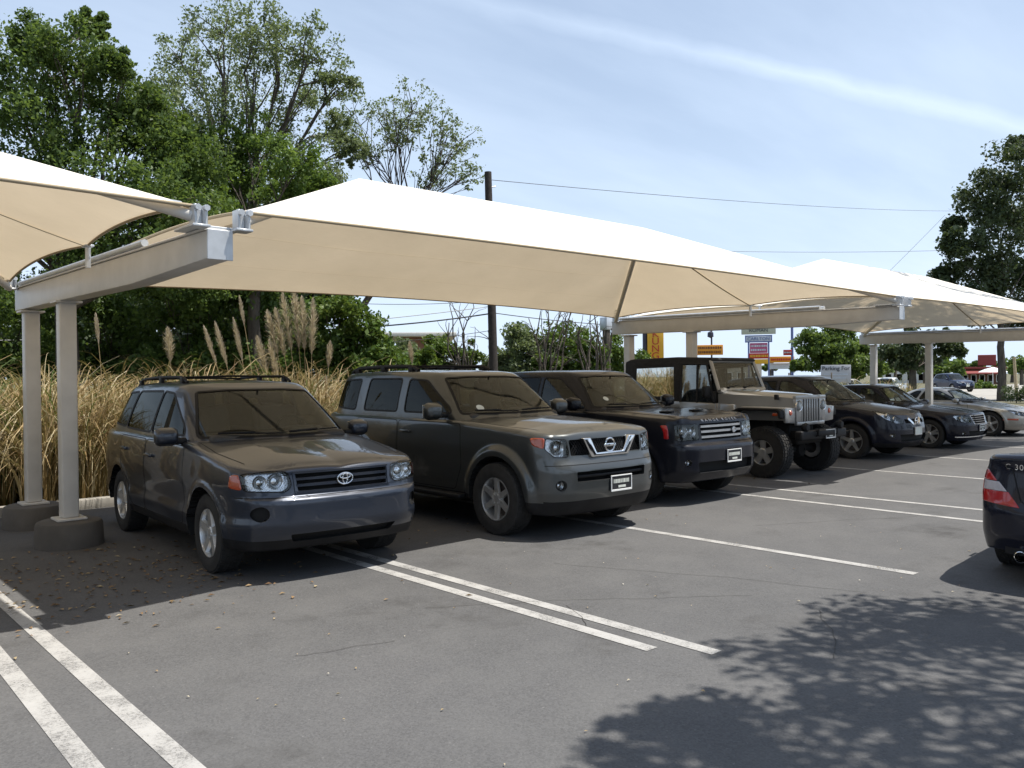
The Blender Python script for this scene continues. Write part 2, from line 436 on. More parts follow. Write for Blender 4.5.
def wheel(parent, x, y, z, R, wd, side, style, tyre_mat='rubber', rim_frac=0.66, chunky=False):
    """tyre with rim, spokes and brake disc; side = +1 when the outer face looks along +x"""
    s = side; rr = R * rim_frac; bm = bmesh.new(); h = wd / 2
    prof = [(-h * 0.82, rr * 0.98), (-h * .98, rr * 1.08), (-h, (rr + R) / 2), (-h * .93, R * .955), (-h * .78, R * .99), (-h * .4, R), (h * .4, R), (h * .78, R * .99), (h * .93, R * .955), (h, (rr + R) / 2), (h * .98, rr * 1.08), (h * .82, rr * 0.98)]
    bm_lathe(bm, [(a, r) for a, r in prof], 56, 'x')
    # tread blocks
    nb = 44 if chunky else 60
    for k in range(nb):
        t = 2 * PI * (k + 0.5) / nb
        for (xx, ww) in ((-.66, .34), (-.22, .30), (.22, .30), (.66, .34)):
            tt = t + (PI / nb if abs(xx) < .5 else 0); d = 0.016 if chunky else 0.007
            rot = Matrix.Rotation(-tt, 3, 'X'); bm_box(bm, rot @ Vector((xx * h, 0, R * (0.995 if abs(xx) < .5 else .985) + d * .3)), (ww * h * 1.1, 2 * PI * R / nb * .68, d), rot=rot)
        if chunky:
            for sx in (-1, 1):
                rot = Matrix.Rotation(-t, 3, 'X'); bm_box(bm, rot @ Vector((sx * h * .97, 0, R * .93)), (0.022, 2 * PI * R / nb * .6, R * .09), rot=rot)
    w_ = from_bm('wheel', bm, M[tyre_mat], parent, smooth=True, loc=(x, y, z), angle=40)
    bm = bmesh.new(); o = s * h
    bm_lathe(bm, [(o * .84, rr), (o * .90, rr * .985), (o * .90, rr * .945), (o * .78, rr * .925), (-o * .6, rr * .86), (-o * .62, rr * .5)], 48, 'x')
    n, kind = style['n'], style.get('kind', 'plain')
    hub = style.get('hub', .2)
    def spoke(a0, a1, w0, w1, r0=.12, r1=.94):
        # tapered bar from the hub to the lip, its outer face slightly dished
        segs = 5; rows = []
        for j in range(segs + 1):
            t = j / segs; r = rr * (r0 + (r1 - r0) * t); a = a0 + (a1 - a0) * t; wv = (w0 + (w1 - w0) * t) * rr / 2
            xo = o * (style.get('dish', .66) + (.84 - style.get('dish', .66)) * t ** 1.4); d = Vector((0, math.sin(a), math.cos(a))); e = Vector((0, math.cos(a), -math.sin(a)))
            rows.append([bm.verts.new(d * r + e * wv + Vector((xo - s * .03, 0, 0))), bm.verts.new(d * r + e * wv * .8 + Vector((xo, 0, 0))), bm.verts.new(d * r - e * wv * .8 + Vector((xo, 0, 0))), bm.verts.new(d * r - e * wv + Vector((xo - s * .03, 0, 0)))])
        fs = []
        for p, q in zip(rows, rows[1:]):
            for k in range(4): fs.append(bm.faces.new((p[k], p[(k + 1) % 4], q[(k + 1) % 4], q[k])))
        bmesh.ops.recalc_face_normals(bm, faces=fs)
    for k in range(n):
        a = 2 * PI * k / n + style.get('phase', 0)
        if kind == 'plain': spoke(a, a, style['w'][0], style['w'][1])
        elif kind == 'split':
            spoke(a, a, style['w'][0], style['w'][0] * .8, .1, .6); spoke(a - .04, a - style['fan'], style['w'][1], style['w'][1], .4); spoke(a + .04, a + style['fan'], style['w'][1], style['w'][1], .4)
        elif kind == 'twin': spoke(a - style['fan'] * .7, a - style['fan'], style['w'][0], style['w'][1]); spoke(a + style['fan'] * .7, a + style['fan'], style['w'][0], style['w'][1])
    dsh = style.get('dish', .66)
    bm_lathe(bm, [(o * dsh - s * .04, rr * hub * 1.25), (o * dsh + s * .002, rr * hub * 1.15), (o * dsh + s * .008, rr * hub * .9), (o * dsh + s * .012, rr * hub * .5), (o * dsh + s * .014, .001)], 24, 'x')
    nl = style.get('lugs', 5)
    for k in range(nl):
        a = 2 * PI * (k + .5) / nl; bm_lathe(bm, [(o * dsh, .011), (o * dsh + s * .012, .010), (o * dsh + s * .014, .001)], 8, 'x', (0, math.sin(a) * rr * hub * .8, math.cos(a) * rr * hub * .8))
    from_bm('rim', bm, M[style.get('mat', 'alloy')], w_, smooth=True, angle=35)
    bm = bmesh.new(); bm_lathe(bm, [(-o * .1, .001), (-o * .1, rr * .8), (o * .02, rr * .8), (o * .02, .001)], 32, 'x')
    from_bm('brake_disc', bm, M['disc'], w_, smooth=True, angle=35)
    return w_

def make_car(sp, root):
    L, W2 = sp['L'], sp['W'] / 2
    pm = sp['paint']
    P, _ = smooth_path(sp['plan'], 0.03); N = len(P)
    T = np.gradient(P, axis=0); T /= np.linalg.norm(T, axis=1)[:, None]; Nn = np.stack([T[:, 1], -T[:, 0]], 1); Nn[0] = (0, -1); Nn[-1] = (0, 1)
    wF = np.maximum(0, -Nn[:, 1]) ** 2; wS = Nn[:, 0] ** 2; wR = np.maximum(0, Nn[:, 1]) ** 2
    df, ds, dr, zc_ = pchip(sp['df']), pchip(sp['ds']), pchip(sp['dr']), pchip(sp['ztop'])
    drop, dp = sp.get('drop', .06), sp.get('drop_p', 2.6)
    hood = sp.get('hood')
    def ZT(x, y):
        z = zc_(y) - drop * np.abs(x / W2) ** dp
        if hood is not None: z = z + hood(np.abs(x), y)
        return z
    def inset(z): return wF * df(z) + wS * ds(z) + wR * dr(z)
    zb = pchip(sp['zbot'])(P[:, 1]); r = sp.get('edge_r', .06)
    rU = r * (0.6 * wF + wS + 0.7 * wR)
    z0 = ZT(P[:, 0], P[:, 1]); Pi = P - Nn * (inset(z0) + rU)[:, None]; zt = ZT(np.maximum(Pi[:, 0], 0), Pi[:, 1])
    lv = []
    wheels = sp['wheels']
    def flare(Q, z):
        f = np.zeros(N)
        for (wy, R) in wheels:
            d = np.hypot(Q[:, 1] - wy, z - R); Ra = R + sp.get('arch_gap', .06)
            A, S = sp.get('flare', .02), sp.get('flare_w', .07)
            u = np.clip((Ra + S - d) / (S * .62), 0, 1); f = np.maximum(f, A * u * u * (3 - 2 * u) * np.clip((z - sp.get('flare_z0', .22)) / .12, 0, 1))
        return f * np.clip((Nn[:, 0] - .55) / .25, 0, 1)
    NL = 42
    for k in range(-1, NL + 1):
        t = max(k, 0) / NL; z = zb + (zt - rU - zb) * t; e = -inset(z) + flare(P, z)
        if k == -1: e = e - .10
        Q = P + Nn * e[:, None]; lv.append(np.column_stack([np.maximum(Q[:, 0], 0), Q[:, 1], z]))
    for k in range(1, 6):
        th = k / 5 * PI / 2; z = zt - rU + rU * math.sin(th); Q = P - Nn * (inset(zt - rU) * (1 - k / 5) + inset(zt) * k / 5 + rU * (1 - math.cos(th)))[:, None]
        lv.append(np.column_stack([np.maximum(Q[:, 0], 0), Q[:, 1], z]))
    last = lv[-1]; m0, m1 = sp.get('medial', (.55, L - .5)); NK = 9; cap0 = len(lv) - 1
    for k in range(1, NK + 1):
        s = 1 - k / NK; x = last[:, 0] * s; y = last[:, 1] + (np.clip(last[:, 1], m0, m1) - last[:, 1]) * (1 - s); z = ZT(x, y)
        if k == 1: z = z * .5 + (ZT(last[:, 0], last[:, 1]) * 0 + z) * .5
        lv.append(np.column_stack([x, y, z]))
    A = np.array(lv); K = len(A); V = A.reshape(-1, 3); F = []
    gh = sp['green']; y_in0, y_in1 = gh['base'][0][1] + .10, gh['base'][-1][1] - .05
    mi = []
    clad = sp.get('clad_z', -1)
    for i in range(K - 1):
        for j in range(N - 1):
            a, b, c, d = i * N + j, i * N + j + 1, (i + 1) * N + j + 1, (i + 1) * N + j
            F.append((a, b, c, d)); cen = (A[i, j] + A[i + 1, j + 1]) / 2
            mi.append(1 if (i > cap0 + 1 and y_in0 + .15 < cen[1] < y_in1) else (2 if cen[2] < clad else 0))
    V2 = V * np.array([-1, 1, 1]); n1 = len(V)
    bm = bmesh.new(); vs_ = [bm.verts.new(tuple(p)) for p in V] + [bm.verts.new(tuple(p)) for p in V2]
    for f, q in zip(F, mi):
        for g in (f, tuple(n1 + k for k in f[::-1])):
            try: ff = bm.faces.new([vs_[k] for k in g]); ff.material_index = q; ff.smooth = True
            except ValueError: pass
    bmesh.ops.remove_doubles(bm, verts=bm.verts, dist=2e-4)
    bmesh.ops.dissolve_degenerate(bm, dist=1e-5, edges=bm.edges)
    bmesh.ops.recalc_face_normals(bm, faces=bm.faces); bm.normal_update()
    # open bottom: make sure the normals point outwards
    tst = max(bm.faces, key=lambda f: f.calc_center_median().x)
    if tst.normal.x < 0: bmesh.ops.reverse_faces(bm, faces=bm.faces); bm.normal_update()
    bvh = BVHTree.FromBMesh(bm)
    # wheel arches
    for (wy, R) in wheels:
        Ra = R + sp.get('arch_gap', .06)
        for s in (1, -1):
            fs = faces_in(bm, circle_poly((wy, R), Ra, 30), 'x', lambda f: f.calc_center_median().x * s > W2 * .35)
            open_hole(bm, fs, (-s * .38, 0, 0), 1)
    extra = []                                                     # parts made once the body exists
    # front and rear cut-outs
    for c in sp.get('cuts', []):
        sd = c.get('side', 1); pls = [c['poly']] if c.get('one') else [c['poly'], mirx(c['poly'])]
        for pl in pls:
            if c.get('round'): pl = round_poly(pl, c['round'])
            fs = faces_in(bm, pl, 'y', (lambda f: f.normal.y < .05 and f.calc_center_median().y < L * .3) if sd > 0 else (lambda f: f.normal.y > -.05 and f.calc_center_median().y > L * .7))
            if not fs: print('EMPTY CUT', sp['name'], c['name']); continue
            dt_ = copy_faces(fs); extra.append((c, dt_, 1 if sum(p[0] for p in pl) > 0 else -1))
            open_hole(bm, fs, (0, sd * c.get('deep', .06), 0), c.get('rim_mat', 1))
    # doors
    doors = []
    for k, poly in enumerate(sp.get('doors', [])):
        for s in (1, -1):
            pl = round_poly(poly, .06); fs = faces_in(bm, pl, 'x', lambda f: f.normal.x * s > .3)
            if fs: doors.append((k, s, copy_faces(fs))); bmesh.ops.delete(bm, geom=fs, context='FACES')
    body = from_bm('body', bm, [pm, M['cavity'], M['black']], root, smooth=False)
    # greenhouse
    B, cs = smooth_path([(p[0], p[1]) for p in gh['base']], .06); Tt, _ = smooth_path([(p[0], p[1]) for p in gh['roof']], .06, cs); n = len(B)
    zbs, zrs = gh['zb'], gh['zr']; zr_f = pchip(zrs); LB, LT = [], []
    NV = 16; lv = []
    zT = zr_f(Tt[:, 1]); G = np.gradient(Tt, axis=0); G /= np.linalg.norm(G, axis=1)[:, None]; Gn = np.stack([G[:, 1], -G[:, 0]], 1); Gn[0] = (0, -1); Gn[-1] = (0, 1)
    bul = gh.get('bulge', .02); rr = gh.get('edge', .07); dl = gh.get('edge_v', .12)
    def lerp(v):
        q = B + (Tt - B) * v + Gn * (bul * 4 * v * (1 - v)); return np.column_stack([q, zbs + (zT - zbs) * v])
    for k in range(NV + 1): lv.append(lerp((1 - dl) * k / NV))
    p0 = lerp(1 - dl); p1 = lerp(1.0); p2 = np.column_stack([Tt - Gn * rr, zT + gh.get('crown', .04) * .3])
    for k in range(1, 6): t = k / 5; lv.append((1 - t) ** 2 * p0 + 2 * t * (1 - t) * p1 + t * t * p2)
    lst = lv[-1]; ym0, ym1 = gh['roof'][0][1] + .35, gh['roof'][-1][1] - .35
    for k in range(1, 9):
        s = 1 - k / 8; x = lst[:, 0] * s; y = lst[:, 1] + (np.clip(lst[:, 1], ym0, ym1) - lst[:, 1]) * (1 - s)
        lv.append(np.column_stack([x, y, zr_f(y) + gh.get('crown', .04) * (.3 + .7 * (1 - s * s))]))
    A = np.array(lv); A[:, :, 0] = np.maximum(A[:, :, 0], 0); K = len(A); V = A.reshape(-1, 3); n1 = len(V)
    bm = bmesh.new(); vs_ = [bm.verts.new(tuple(p)) for p in V] + [bm.verts.new((-p[0], p[1], p[2])) for p in V]
    for i in range(K - 1):
        for j in range(n - 1):
            f = (i * n + j, i * n + j + 1, (i + 1) * n + j + 1, (i + 1) * n + j)
            for g in (f, tuple(n1 + k for k in f[::-1])):
                try: bm.faces.new([vs_[k] for k in g]).smooth = True
                except ValueError: pass
    bmesh.ops.remove_doubles(bm, verts=bm.verts, dist=2e-4); bmesh.ops.dissolve_degenerate(bm, dist=1e-5, edges=bm.edges)
    bmesh.ops.recalc_face_normals(bm, faces=bm.faces); bm.normal_update()
    tst = max(bm.faces, key=lambda f: f.calc_center_median().z)
    if tst.normal.z < 0: bmesh.ops.reverse_faces(bm, faces=bm.faces); bm.normal_update()
    gb = BVHTree.FromBMesh(bm)
    panes = []
    for wn in sp['windows']:
        ax = wn['axis']
        for s in ((1, -1) if ax == 'x' else (1,)):
            pl = round_poly(wn['poly'], wn.get('round', .05))
            if ax == 'x': fs = faces_in(bm, pl, 'x', lambda f: f.normal.x * s > .30)
            elif wn['name'] == 'windshield': fs = faces_in(bm, pl, 'y', lambda f: f.normal.y < -.12 and f.calc_center_median().y < L * .6)
            else: fs = faces_in(bm, pl, 'y', lambda f: f.normal.y > .12 and f.calc_center_median().y > L * .5)
            if not fs: print('EMPTY WINDOW', sp['name'], wn); continue
            panes.append((wn, s, copy_faces(fs)))
            open_hole(bm, fs, (-s * .03, 0, 0) if ax == 'x' else (0, .03 if wn['name'] == 'windshield' else -.03, 0), 1)
    roof = from_bm('roof', bm, [pm, M['black']], root)
    for wn, s, dt_ in panes:
        o = piece(wn['name'], dt_, M[wn['mat']], root, off=-.004)
        bm = bmesh.new(); lp = loop_pts(dt_)
        if len(lp) > 3:
            ribbon(bm, lp, wn.get('seal', .022), .002, True); from_bm('window_seal', bm, M['black'], o, smooth=True)
    # doors and shut lines
    dobj = {}
    for k, s, dt_ in doors:
        o = piece('door', dt_, [pm], root, off=0.0); dobj[(k, s)] = o
        lp = loop_pts(dt_); bm = bmesh.new()
        if len(lp) > 3: ribbon(bm, lp, .009, .0012, True); from_bm('shut_line', bm, M['cavity'], o, smooth=True)
        if sp.get('handles'):
            hy, hz_ = sp['handles'][k]; q = project(bvh, 'x', hy, hz_, s)
            if q:
                bm = bmesh.new(); bm_box(bm, q[0] + Vector((s * .022, 0, 0)), (.022, .20, .032), .01, 2)
                for e in (-.085, .085): bm_box(bm, q[0] + Vector((s * .008, e, 0)), (.03, .03, .03), .008, 2)
                from_bm('door_handle', bm, sp.get('handle_mat', pm), o, smooth=True, angle=40)
    bm = bmesh.new(); any_ = False
    for ax, pl, s in sp.get('lines', []):
        q = project_line(bvh, ax, pl, s)
        if len(q) > 2: ribbon(bm, q, .009, .0015); any_ = True
    if any_: from_bm('panel_gap', bm, M['cavity'], root, smooth=True)
    else: bm.free()
    # lamps, grilles and intakes
    for c, dt_, s in extra:
        k = c['kind']
        if k == 'lamp':
            v, nn, fs, bnd = dt_
            o = piece(c['name'], dt_, M['lens'], root, off=.002)
            bowl = piece('reflector', dt_, M[c.get('bowl', 'reflector')], o, vec=(0, c.get('side', 1) * .05, 0), off=-.01)
            cx = sum(p.x for p in v) / len(v); cz = sum(p.z for p in v) / len(v)
            bm = bmesh.new()
            for (lx, lz, lr) in c.get('bulbs', []):
                q = project(bvh, 'y', lx * s, lz, c.get('side', 1))
                if q is None: continue
                yy = q[0].y + c.get('side', 1) * .055
                bm_lathe(bm, [(-.028, .001), (-.026, lr * .45), (-.014, lr * .78), (-.004, lr * .86)], 20, 'y', (lx * s, yy, lz))
                bm_lathe(bm, [(-.004, lr * .86), (-.03, lr), (-.032, lr * 1.1), (0, lr * 1.15)], 20, 'y', (lx * s, yy, lz))
            if c.get('bulbs'): from_bm('headlight_bulb', bm, M['chrome'], o, smooth=True, angle=50)
            else: bm.free()
            bm = bmesh.new(); ribbon(bm, loop_pts(dt_), .008, .003, True); from_bm('lamp_seal', bm, M['black'], o, smooth=True)
        elif k == 'panel': piece(c['name'], dt_, M[c['mat']] if isinstance(c['mat'], str) else c['mat'], root, off=c.get('off', .003), skirt=.02)
        elif k == 'hole':
            piece(c['name'], dt_, M[c.get('mat', 'cavity')], root, vec=(0, c.get('side', 1) * c.get('deep', .06) * .95, 0))
    # mirrors
    if sp.get('mirror'):
        mx_, my_, mz_, (sx, sy, sz) = sp['mirror']
        for s in (1, -1):
            bm = bmesh.new(); bm_box(bm, (s * mx_, my_, mz_), (sx, sy, sz), min(sx, sz, sy) * .42, 4)
            for v in bm.verts:                                     # taper the shell towards the car and the front
                if v.co.y < my_: v.co.z = mz_ + (v.co.z - mz_) * .86; v.co.x = s * mx_ + (v.co.x - s * mx_) * .92
            o = from_bm('side_mirror', bm, sp.get('mirror_mat', pm), root, smooth=True, angle=60)
            bm = bmesh.new(); bm_box(bm, (s * (mx_ - sx * .55), my_ + .0, mz_ - sz * .25), (.12, .07, .06), .02, 2); from_bm('mirror_arm', bm, M['black'], o, smooth=True, angle=50)
            bm = bmesh.new(); bm_box(bm, (s * mx_, my_ + sy * .505, mz_), (sx * .8, .006, sz * .74), .002, 1); from_bm('mirror_glass', bm, M['chrome'], o)
    # wipers
    if sp.get('wipers'):
        for (x0, z0_, x1, z1) in sp['wipers']:
            q = project_line(gb, 'y', [(x0, z0_), (x1, z1)], 1)
            if len(q) > 2:
                bm = bmesh.new(); pts = [p + nr * .02 for p, nr in q]; bm_tube(bm, pts, .008, 6)
                k = len(pts) // 2; bm_tube(bm, [pts[0] + Vector((0, -.02, 0)), pts[k] + Vector((0, -.02, .01))], .011, 6); from_bm('wiper', bm, M['black'], root, smooth=True)
    # underbody
    bm = bmesh.new(); bm_box(bm, (0, L * .5, sp['zbot'][1][1] + .10), (W2 * 1.02, L * .86, .16), .03, 1)
    for (wy, R) in wheels: bm_tube(bm, [(-W2 * .62, wy, R * .95), (W2 * .62, wy, R * .95)], .05, 8)
    from_bm('underbody', bm, M['cavity'], root)
    # cabin
    yb = gh['base'][0][1]; cab = sp['cabin']
    bm = bmesh.new(); bm_box(bm, (0, yb + .42, cab['z'] - .02), (W2 * 1.50, .44, .14), .05, 3); bm_box(bm, (cab['wheel_side'] * .36, yb + .52, cab['z'] + .05), (.36, .20, .08), .04, 3)
    from_bm('dashboard', bm, M['dash'], root, smooth=True, angle=50)
    bm = bmesh.new(); c0 = Vector((cab['wheel_side'] * .36, yb + .74, cab['z'] + .02)); rot = Matrix.Rotation(math.radians(62), 3, 'X')
    ring = [c0 + rot @ Vector((.185 * math.cos(2 * PI * k / 24), .185 * math.sin(2 * PI * k / 24), 0)) for k in range(25)]; bm_tube(bm, ring, .014, 8)
    for a in (0.2, PI - .2, 1.5 * PI): bm_tube(bm, [c0, c0 + rot @ Vector((.18 * math.cos(a), .18 * math.sin(a), 0))], .014, 6)
    from_bm('steering_wheel', bm, M['black'], root, smooth=True)
    for (sx, sy, kind) in cab['seats']:
        bm = bmesh.new(); tilt = Matrix.Rotation(math.radians(-14), 3, 'X'); ht = cab['top'] - cab['z']
        wdt = .48 if kind == 'front' else 1.2
        bm_box(bm, (sx, sy, cab['z'] + ht * .22), (wdt, .14, ht * .75), .05, 3, tilt)
        for hx in ((0,) if kind == 'front' else (-.35, .35)): bm_box(bm, (sx + hx, sy + ht * .16, cab['z'] + ht * .74), (.25, .09, ht * .30), .04, 3, tilt)
        from_bm('seat', bm, M['seat'], root, smooth=True, angle=50)
    bm = bmesh.new(); q = project(gb, 'y', 0, gh['mirror_z'], 1)
    if q: bm_box(bm, q[0] + Vector((0, .10, 0)), (.24, .035, .065), .015, 2); bm_tube(bm, [q[0] + Vector((0, .09, .01)), q[0] + Vector((0, .03, .05))], .01, 6); from_bm('rear_view_mirror', bm, M['black'], root, smooth=True, angle=50)
    else: bm.free()
    ws = sp['wheel']
    for (wy, R) in wheels:
        for s in (1, -1): wheel(root, s * (W2 - ws['w'] / 2 - ws.get('tuck', .02)), wy, R, R, ws['w'], s, ws['style'], rim_frac=ws.get('rim', .66))
    return dict(bvh=bvh, gb=gb, body=body, roof=roof, doors=dobj)

def plate(root, bvh, x, z, w_=.31, h_=.16, side=1, frame='white', face='plate', lines=True, tilt=0.0):
    q = project(bvh, 'y', x, z, side)
    y = (q[0].y if q else 0) - side * .012; bm = bmesh.new()
    bm_box(bm, (x, y, z), (w_, .012, h_), .004, 1); o = from_bm('number_plate', bm, M[face], root)
    bm = bmesh.new(); t = .012; yy = y - side * .008
    for c, s in (((x, yy, z + h_ / 2 - t / 2), (w_, .008, t)), ((x, yy, z - h_ / 2 + t * .8), (w_, .008, t * 1.6)), ((x - w_ / 2 + t / 2, yy - side * .0004, z), (t, .008, h_ - t * 2.4)), ((x + w_ / 2 - t / 2, yy - side * .0004, z), (t, .008, h_ - t * 2.4))): bm_box(bm, c, s, .002, 1)
    from_bm('plate_frame', bm, M[frame], o)
    if lines:
        bm = bmesh.new(); rd = random.Random(int(x * 1000) + int(w_ * 100))
        xx = x - w_ * .38
        while xx < x + w_ * .34:
            ww = rd.uniform(.008, .022); bm_box(bm, (xx + ww / 2, y - side * .0085, z + h_ * .12), (ww, .003, h_ * .24)); xx += ww + .008
        bm_box(bm, (x + w_ * .02, y - side * .0085, z - h_ * .22), (w_ * .35, .003, h_ * .14))
        from_bm('plate_marks', bm, M['paper'], o)
    return o
def surf_text(root, name, s, size, bvh, axis, x, b, mat, side=1, lift=.003, space=1.0):
    """raised lettering that follows the shell"""
    me = text_me(s, size, .0015, space=space); vs_ = np.empty(len(me.vertices) * 3); me.vertices.foreach_get('co', vs_); vs_ = vs_.reshape(-1, 3)
    for p in vs_:
        if axis == 'y':
            q = project(bvh, 'y', x + p[0] * side, b + p[1], side)
            if q: p[:] = tuple(q[0] + q[1] * (lift + p[2]))
        else:
            q = project(bvh, 'z', x + p[0], b - p[1])
            if q: p[:] = tuple(q[0] + q[1] * (lift + p[2]))
    me.vertices.foreach_set('co', vs_.ravel()); return link(name, me, M[mat] if isinstance(mat, str) else mat, root, smooth=False)
def rails(root, gb, x, y0, y1, mat, posts, h=.05, rad=.014, inset=0.0):
    for s in (1, -1):
        bm = bmesh.new(); pts = []
        for k in range(21):
            y = y0 + (y1 - y0) * k / 20; q = project(gb, 'z', s * x, y)
            if q: e = min(1, min(k, 20 - k) / 1.6); pts.append(q[0] + Vector((0, 0, .008 + h * e)))
        bm_tube(bm, pts, rad, 8)
        for y in posts:
            q = project(gb, 'z', s * x, y)
            if q: bm_box(bm, q[0] + Vector((0, 0, h / 2)), (rad * 2.4, .10, h + .02), .01, 2)
        from_bm('roof_rail', bm, mat, root, smooth=True, angle=50)
def crossbars(root, gb, x, ys, mat, h=.055):
    for y in ys:
        a, b = project(gb, 'z', -x, y), project(gb, 'z', x, y)
        bm = bmesh.new(); bm_tube(bm, [a[0] + Vector((0, 0, h)), Vector((0, y, max(a[0].z, b[0].z) + h + .012)), b[0] + Vector((0, 0, h))], .013, 6); from_bm('roof_crossbar', bm, mat, root, smooth=True)
def emblem_ring(root, bvh, x, z, r, ry, side=1, mat='chrome', t=.006, extra=()):
    q = project(bvh, 'y', x, z, side); bm = bmesh.new()
    if not q: bm.free(); return
    y = q[0].y - side * .022
    def ell(cx, cz, a, b, tt): bm_tube(bm, [(cx + a * math.cos(2 * PI * k / 32), y, cz + b * math.sin(2 * PI * k / 32)) for k in range(33)], tt, 6, caps=False)
    ell(x, z, r, ry, t)
    for e in extra:
        if e[0] == 'ell': ell(x + e[1], z + e[2], e[3], e[4], t * .85)
        elif e[0] == 'bar': bm_box(bm, (x, y - side * .003, z), (e[1], .008, e[2]), .002, 1)
        elif e[0] == 'disc': bm_lathe(bm, [(.004 * side, r * .9), (.0, r * .9), (0, .001)], 24, 'y', (x, y + .004 * side, z))
        elif e[0] == 'star':
            for k in range(3): a = PI / 2 + k * 2 * PI / 3; bm_tube(bm, [(x, y, z), (x + r * math.cos(a), y, z + r * math.sin(a))], [t * 1.3, t * .5], 6)
    bm.normal_update(); return from_bm('emblem', bm, M[mat], root, smooth=True, angle=50)
# ------------------------------------------------------------------ ground
def sheet(name, pts, z, mat, kind='structure', thick=0.0):
    bm = bmesh.new(); vs_ = [bm.verts.new((p[0], p[1], z)) for p in pts]; f = bm.faces.new(vs_)
    if f.normal.z < 0: bmesh.ops.reverse_faces(bm, faces=[f])
    return tag(from_bm(name, bm, mat), kind=kind)
g = NG('dry_earth'); n1, n2 = g.noise(.35, 8), g.noise(9, 6)
g.bsdf(g.mix(g.ramp(n2, [(.3, 0.0), (.7, 1.0)]), g.ramp(n1, [(.35, (.10, .085, .05)), (.55, (.075, .085, .03)), (.7, (.14, .12, .07))]), (.13, .115, .075)), .95, bump=n2, bump_s=.6, bump_d=.05)
sheet('ground', [(1400 * math.cos(t * PI / 24), 1400 * math.sin(t * PI / 24)) for t in range(48)], -.012, g.m)

g = NG('asphalt')
big, mid, fine = g.noise(.28, 7, .6), g.noise(2.2, 6, .62), g.noise(75, 3, .7)
vor = g.n('TexVoronoi'); tcn = g.n('TexCoord'); g.l(tcn.outputs['Object'], vor.inputs['Vector']); vor.inputs['Scale'].default_value = 95
stone = g.ramp(vor.outputs['Color'], [(.10, (.048, .047, .047)), (.55, (.094, .092, .092)), (.93, (.122, .120, .118)), (1.0, (.26, .25, .24))])
base = g.mix(.55, stone, g.ramp(big, [(.30, (.078, .077, .077)), (.5, (.102, .101, .101)), (.72, (.124, .122, .121))]))
base = g.mix(g.ramp(mid, [(.42, .0), (.85, .55)]), base, (.132, .129, .125))
# oil drips in the bays
oil = g.math('MULTIPLY', g.ramp(g.noise(.9, 5, .6), [(.56, 0.0), (.70, .6)]), g.ramp(g.noise(6, 4), [(.4, .3), (.6, 1.0)]))
base = g.mix(oil, base, (.040, .038, .036))
g.bsdf(base, .88, spec=.3, bump=fine, bump_s=.45, bump_d=.006)
M['asphalt'] = g.m
sheet('asphalt', [(-45, -45), (50, -45), (50, 12.0), (-45, 12.0)], 0.0, g.m)
g = NG('concrete'); n1, n2 = g.noise(1.2, 7), g.noise(40, 4)
g.bsdf(g.mix(g.ramp(n1, [(.3, .0), (.7, .8)]), (.36, .34, .30), (.26, .24, .21)), .9, bump=n2, bump_s=.25, bump_d=.01); M['concrete'] = g.m
g = NG('dark_concrete'); n1, n2 = g.noise(2.5, 7), g.noise(30, 4)
g.bsdf(g.mix(g.ramp(n1, [(.3, .0), (.7, 1.0)]), (.075, .068, .060), (.125, .113, .10)), .92, bump=n2, bump_s=.4, bump_d=.01); M['dark_concrete'] = g.m
def kerb(name, a, b):
    a, b = Vector(a), Vector(b); d = (b - a); L_ = d.length; ang = math.atan2(d.y, d.x); bm = bmesh.new(); bm_box(bm, (L_ / 2, 0, .055), (L_, .16, .15), .02, 2)
    bmesh.ops.rotate(bm, verts=bm.verts, matrix=Matrix.Rotation(ang, 3, 'Z')); bmesh.ops.translate(bm, verts=bm.verts, vec=(a.x, a.y, 0)); return tag(from_bm(name, bm, M['concrete'], smooth=True, angle=40), kind='structure')
kerb('kerb', (-45, 12.08, 0), (50.16, 12.08, 0)); kerb('kerb', (50.08, -45, 0), (50.08, 12.0, 0))
# bright concrete street beyond the lot
sheet('road', [(52, -60), (66, -60), (112, 120), (86, 120)], 0.0, M['concrete'])
sheet('driveway', [(56, 14), (150, 30), (150, 44), (58, 34)], -.006, M['concrete'])

g = NG('worn_white_paint'); tr = g.n('BsdfTransparent'); n1, n2, n3 = g.noise(3.5, 6, .65), g.noise(60, 4, .7), g.noise(240, 2, .7)
b = g.n('BsdfPrincipled'); b.inputs['Roughness'].default_value = .75
g.l(g.mix(g.ramp(n1, [(.3, 0.0), (.75, 1.0)]), (.32, .31, .295), (.41, .40, .38)), b.inputs['Base Color'])
wear = g.math('ADD', g.math('MULTIPLY', n1, .55), g.math('ADD', g.math('MULTIPLY', n2, .5), g.math('MULTIPLY', n3, .25)))
ms = g.n('MixShader'); g.l(g.ramp(wear, [(.46, 0.15), (.66, .97)]), ms.inputs[0]); g.l(tr.outputs[0], ms.inputs[1]); g.l(b.outputs[0], ms.inputs[2]); g.l(ms.outputs[0], g.o.inputs[0])
M['line'] = g.m
def stripe(x0, x1, y0, y1, wd=.105):
    sheet('parking_line', [(x0 - wd / 2, y0), (x0 + wd / 2, y0), (x1 + wd / 2, y1), (x1 - wd / 2, y1)], .004, M['line'])
stripe(1.03, 1.12, 2.95, 11.6); stripe(1.365, 1.36, 2.95, 11.6); stripe(4.29, 4.24, 2.97, 11.6); stripe(4.06, 4.02, 3.28, 11.6); stripe(7.19, 7.08, 3.0, 11.6)
stripe(10.25, 10.30, 2.95, 11.6); stripe(11.14, 11.02, 2.95, 11.6); stripe(14.35, 14.45, 2.95, 11.6); stripe(17.45, 17.6, 2.95, 11.6); stripe(20.9, 20.95, 2.95, 11.6)
